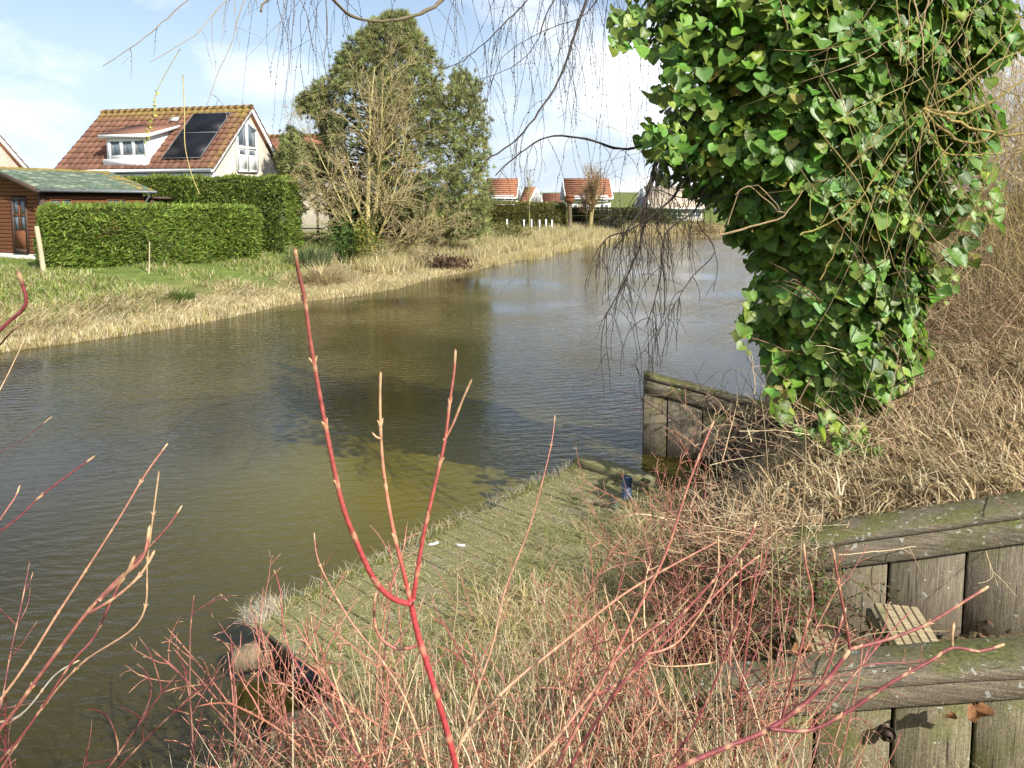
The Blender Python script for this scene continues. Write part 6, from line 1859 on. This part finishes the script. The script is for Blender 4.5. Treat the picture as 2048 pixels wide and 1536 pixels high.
stalks('pale stalks standing beside the olive dogwood stem', [([(905, 1460), (900, 1330), (915, 1200), (913, 1140)], 2.4, 0.0035), ([(940, 1470), (950, 1330), (990, 1180), (1010, 1140)], 2.4, 0.003)], (905, 1470, 2.4))

# creeping small-leaved shrub hanging over the steps
ct_ = thing('creeping_shrub', 'small leaved green creeper trailing over the steps beside the board wall', 'shrub', (0, 0, 0))
co = at(1500, 1090, 4.1); ct_.location = Vector(co)
g = G(); gl = G()
for k in range(150):
    px = random.uniform(1370, 1680); p = at(px, random.uniform(1085, 1290), random.uniform(-0.32, -0.08) + 4.30 - (px - 1385) * 0.00076)
    q_ = curve_path(p, (random.uniform(-0.6, 0.8), random.uniform(-0.8, 0.1), random.uniform(-0.9, 0.4)), random.uniform(0.2, 0.65), 10, 0.9, -0.6)
    g.tube(q_ - co, np.linspace(0.003, 0.0012, 10), 4, col=(0.16, 0.075, 0.05), cap=False)
    nl = 26; ff = rng.uniform(0, 8.99, nl); i_ = ff.astype(int); fr = (ff - i_)[:, None]
    PP = q_[i_] * (1 - fr) + q_[i_ + 1] * fr
    leafcloud(gl, PP - co, rng.normal(size=(nl, 3)) + np.array([0, -0.3, 0.3]), 0.022, 0.6, jitcol(nl, (0.13, 0.18, 0.05), 0.4))
g.build('stems', M_TWIG, ct_); gl.build('leaves', M_IVYS, ct_)
# dead leaves caught on the nearest wall and in the steps
for lab, px, py, D, s in (('curled brown dead leaf stuck on the nearest board wall', 1952, 1412, 2.66, 0.075), ('small dead leaf left of the curled one on the nearest wall', 1905, 1425, 2.68, 0.03), ('orange brown dead leaf lying among the steps', 1600, 1288, 3.3, 0.07)):
    p = at(px, py, D)
    g = G(); V, T = LT[1]
    V = V.copy(); V[:, 1] += 0.5 * np.abs(V[:, 0]) * np.sin(V[:, 2] * 6) + 0.25 * V[:, 2] ** 2
    g.add(xf(Matrix.Rotation(random.uniform(-0.6, 0.6), 4, 'Y') @ Matrix.Scale(s * 1.3, 4), V), tris=T); o = g.build('dead_leaf', M_DEAD, smooth=True); o.location = Vector(p); tag(o, lab, 'leaf')

# bare brown thicket on the right bank
def thicket(label, cx, cy, rx, ry, n, L0, L1, cols, lean=0.5, z0=1.1):
    zg = gz(cx, cy); t = thing('bare_thicket', label, 'shrub', (cx, cy, zg))
    g = G()
    for k in range(n):
        x = cx + max(-1.05, min(1.05, random.gauss(0, 0.5))) * rx; y = cy + max(-1.05, min(1.05, random.gauss(0, 0.5))) * ry
        L = random.uniform(L0, L1); m = 9
        q_ = curve_path((x, y, z0 + random.uniform(-0.05, 0.9) * (L1 * 0.45)), (random.gauss(0, lean), random.gauss(0, lean) - 0.1, random.uniform(0.1, 1.0)), L, m, 0.7, random.uniform(-0.7, 0.2))
        q_ = q_ - np.array([cx, cy, zg])
        c = np.array(cols[k % len(cols)]) * random.uniform(0.7, 1.3); r = random.uniform(0.0016, 0.0048)
        g.tube(q_, np.linspace(r, r * 0.4, m), 3, col=c, cap=False)
        for j in range(3):
            i_ = random.randint(2, m - 2); s = curve_path(q_[i_], unit(q_[i_] - q_[i_ - 1]) + rng.normal(size=3) * 0.6, L * random.uniform(0.15, 0.4), 5, 0.8, -0.3)
            g.tube(s, np.linspace(r * 0.6, r * 0.3, 5), 3, col=c * 1.05, cap=False)
    g.build('twigs', M_TWIG, t)
BR = [(0.40, 0.28, 0.17), (0.50, 0.38, 0.23), (0.28, 0.16, 0.10), (0.56, 0.45, 0.27), (0.36, 0.25, 0.15)]
thicket('dense bare brown thicket to the right of the ivy', 4.9, 7.0, 1.7, 1.3, 950, 0.7, 2.0, BR, 0.6)
thicket('taller bare thicket at the right picture edge reaching the sky', 6.4, 8.4, 1.7, 1.3, 1100, 2.2, 4.8, BR + [(0.40, 0.33, 0.12), (0.40, 0.33, 0.12)], 0.32)
thicket('low tangle of bare twigs beneath the ivy on the dry bank', 3.1, 5.0, 1.6, 0.7, 420, 0.25, 0.7, BR, 0.9)
thicket('dead twiggy tangle on the slope below the retaining wall', 1.95, 5.4, 0.35, 0.45, 200, 0.15, 0.5, [(0.38, 0.33, 0.24), (0.46, 0.36, 0.22)], 0.9, z0=0.55)
thicket('yellow brown thicket of tall upright shoots in the upper right corner', 5.6, 7.4, 1.1, 1.0, 700, 2.6, 4.2, [(0.42, 0.33, 0.15), (0.36, 0.26, 0.15), (0.46, 0.38, 0.2)], 0.25)
thicket('dry tangle spilling over the left end of the rear board wall', 1.42, 4.10, 0.42, 0.26, 260, 0.15, 0.55, BR, 0.9, z0=0.80)
thicket('red and brown twigs crowding the foot of the rear board wall', 1.15, 3.95, 0.35, 0.25, 120, 0.3, 0.8, [(0.24, 0.09, 0.07), (0.42, 0.30, 0.18), (0.32, 0.15, 0.10)], 0.6, z0=0.35)
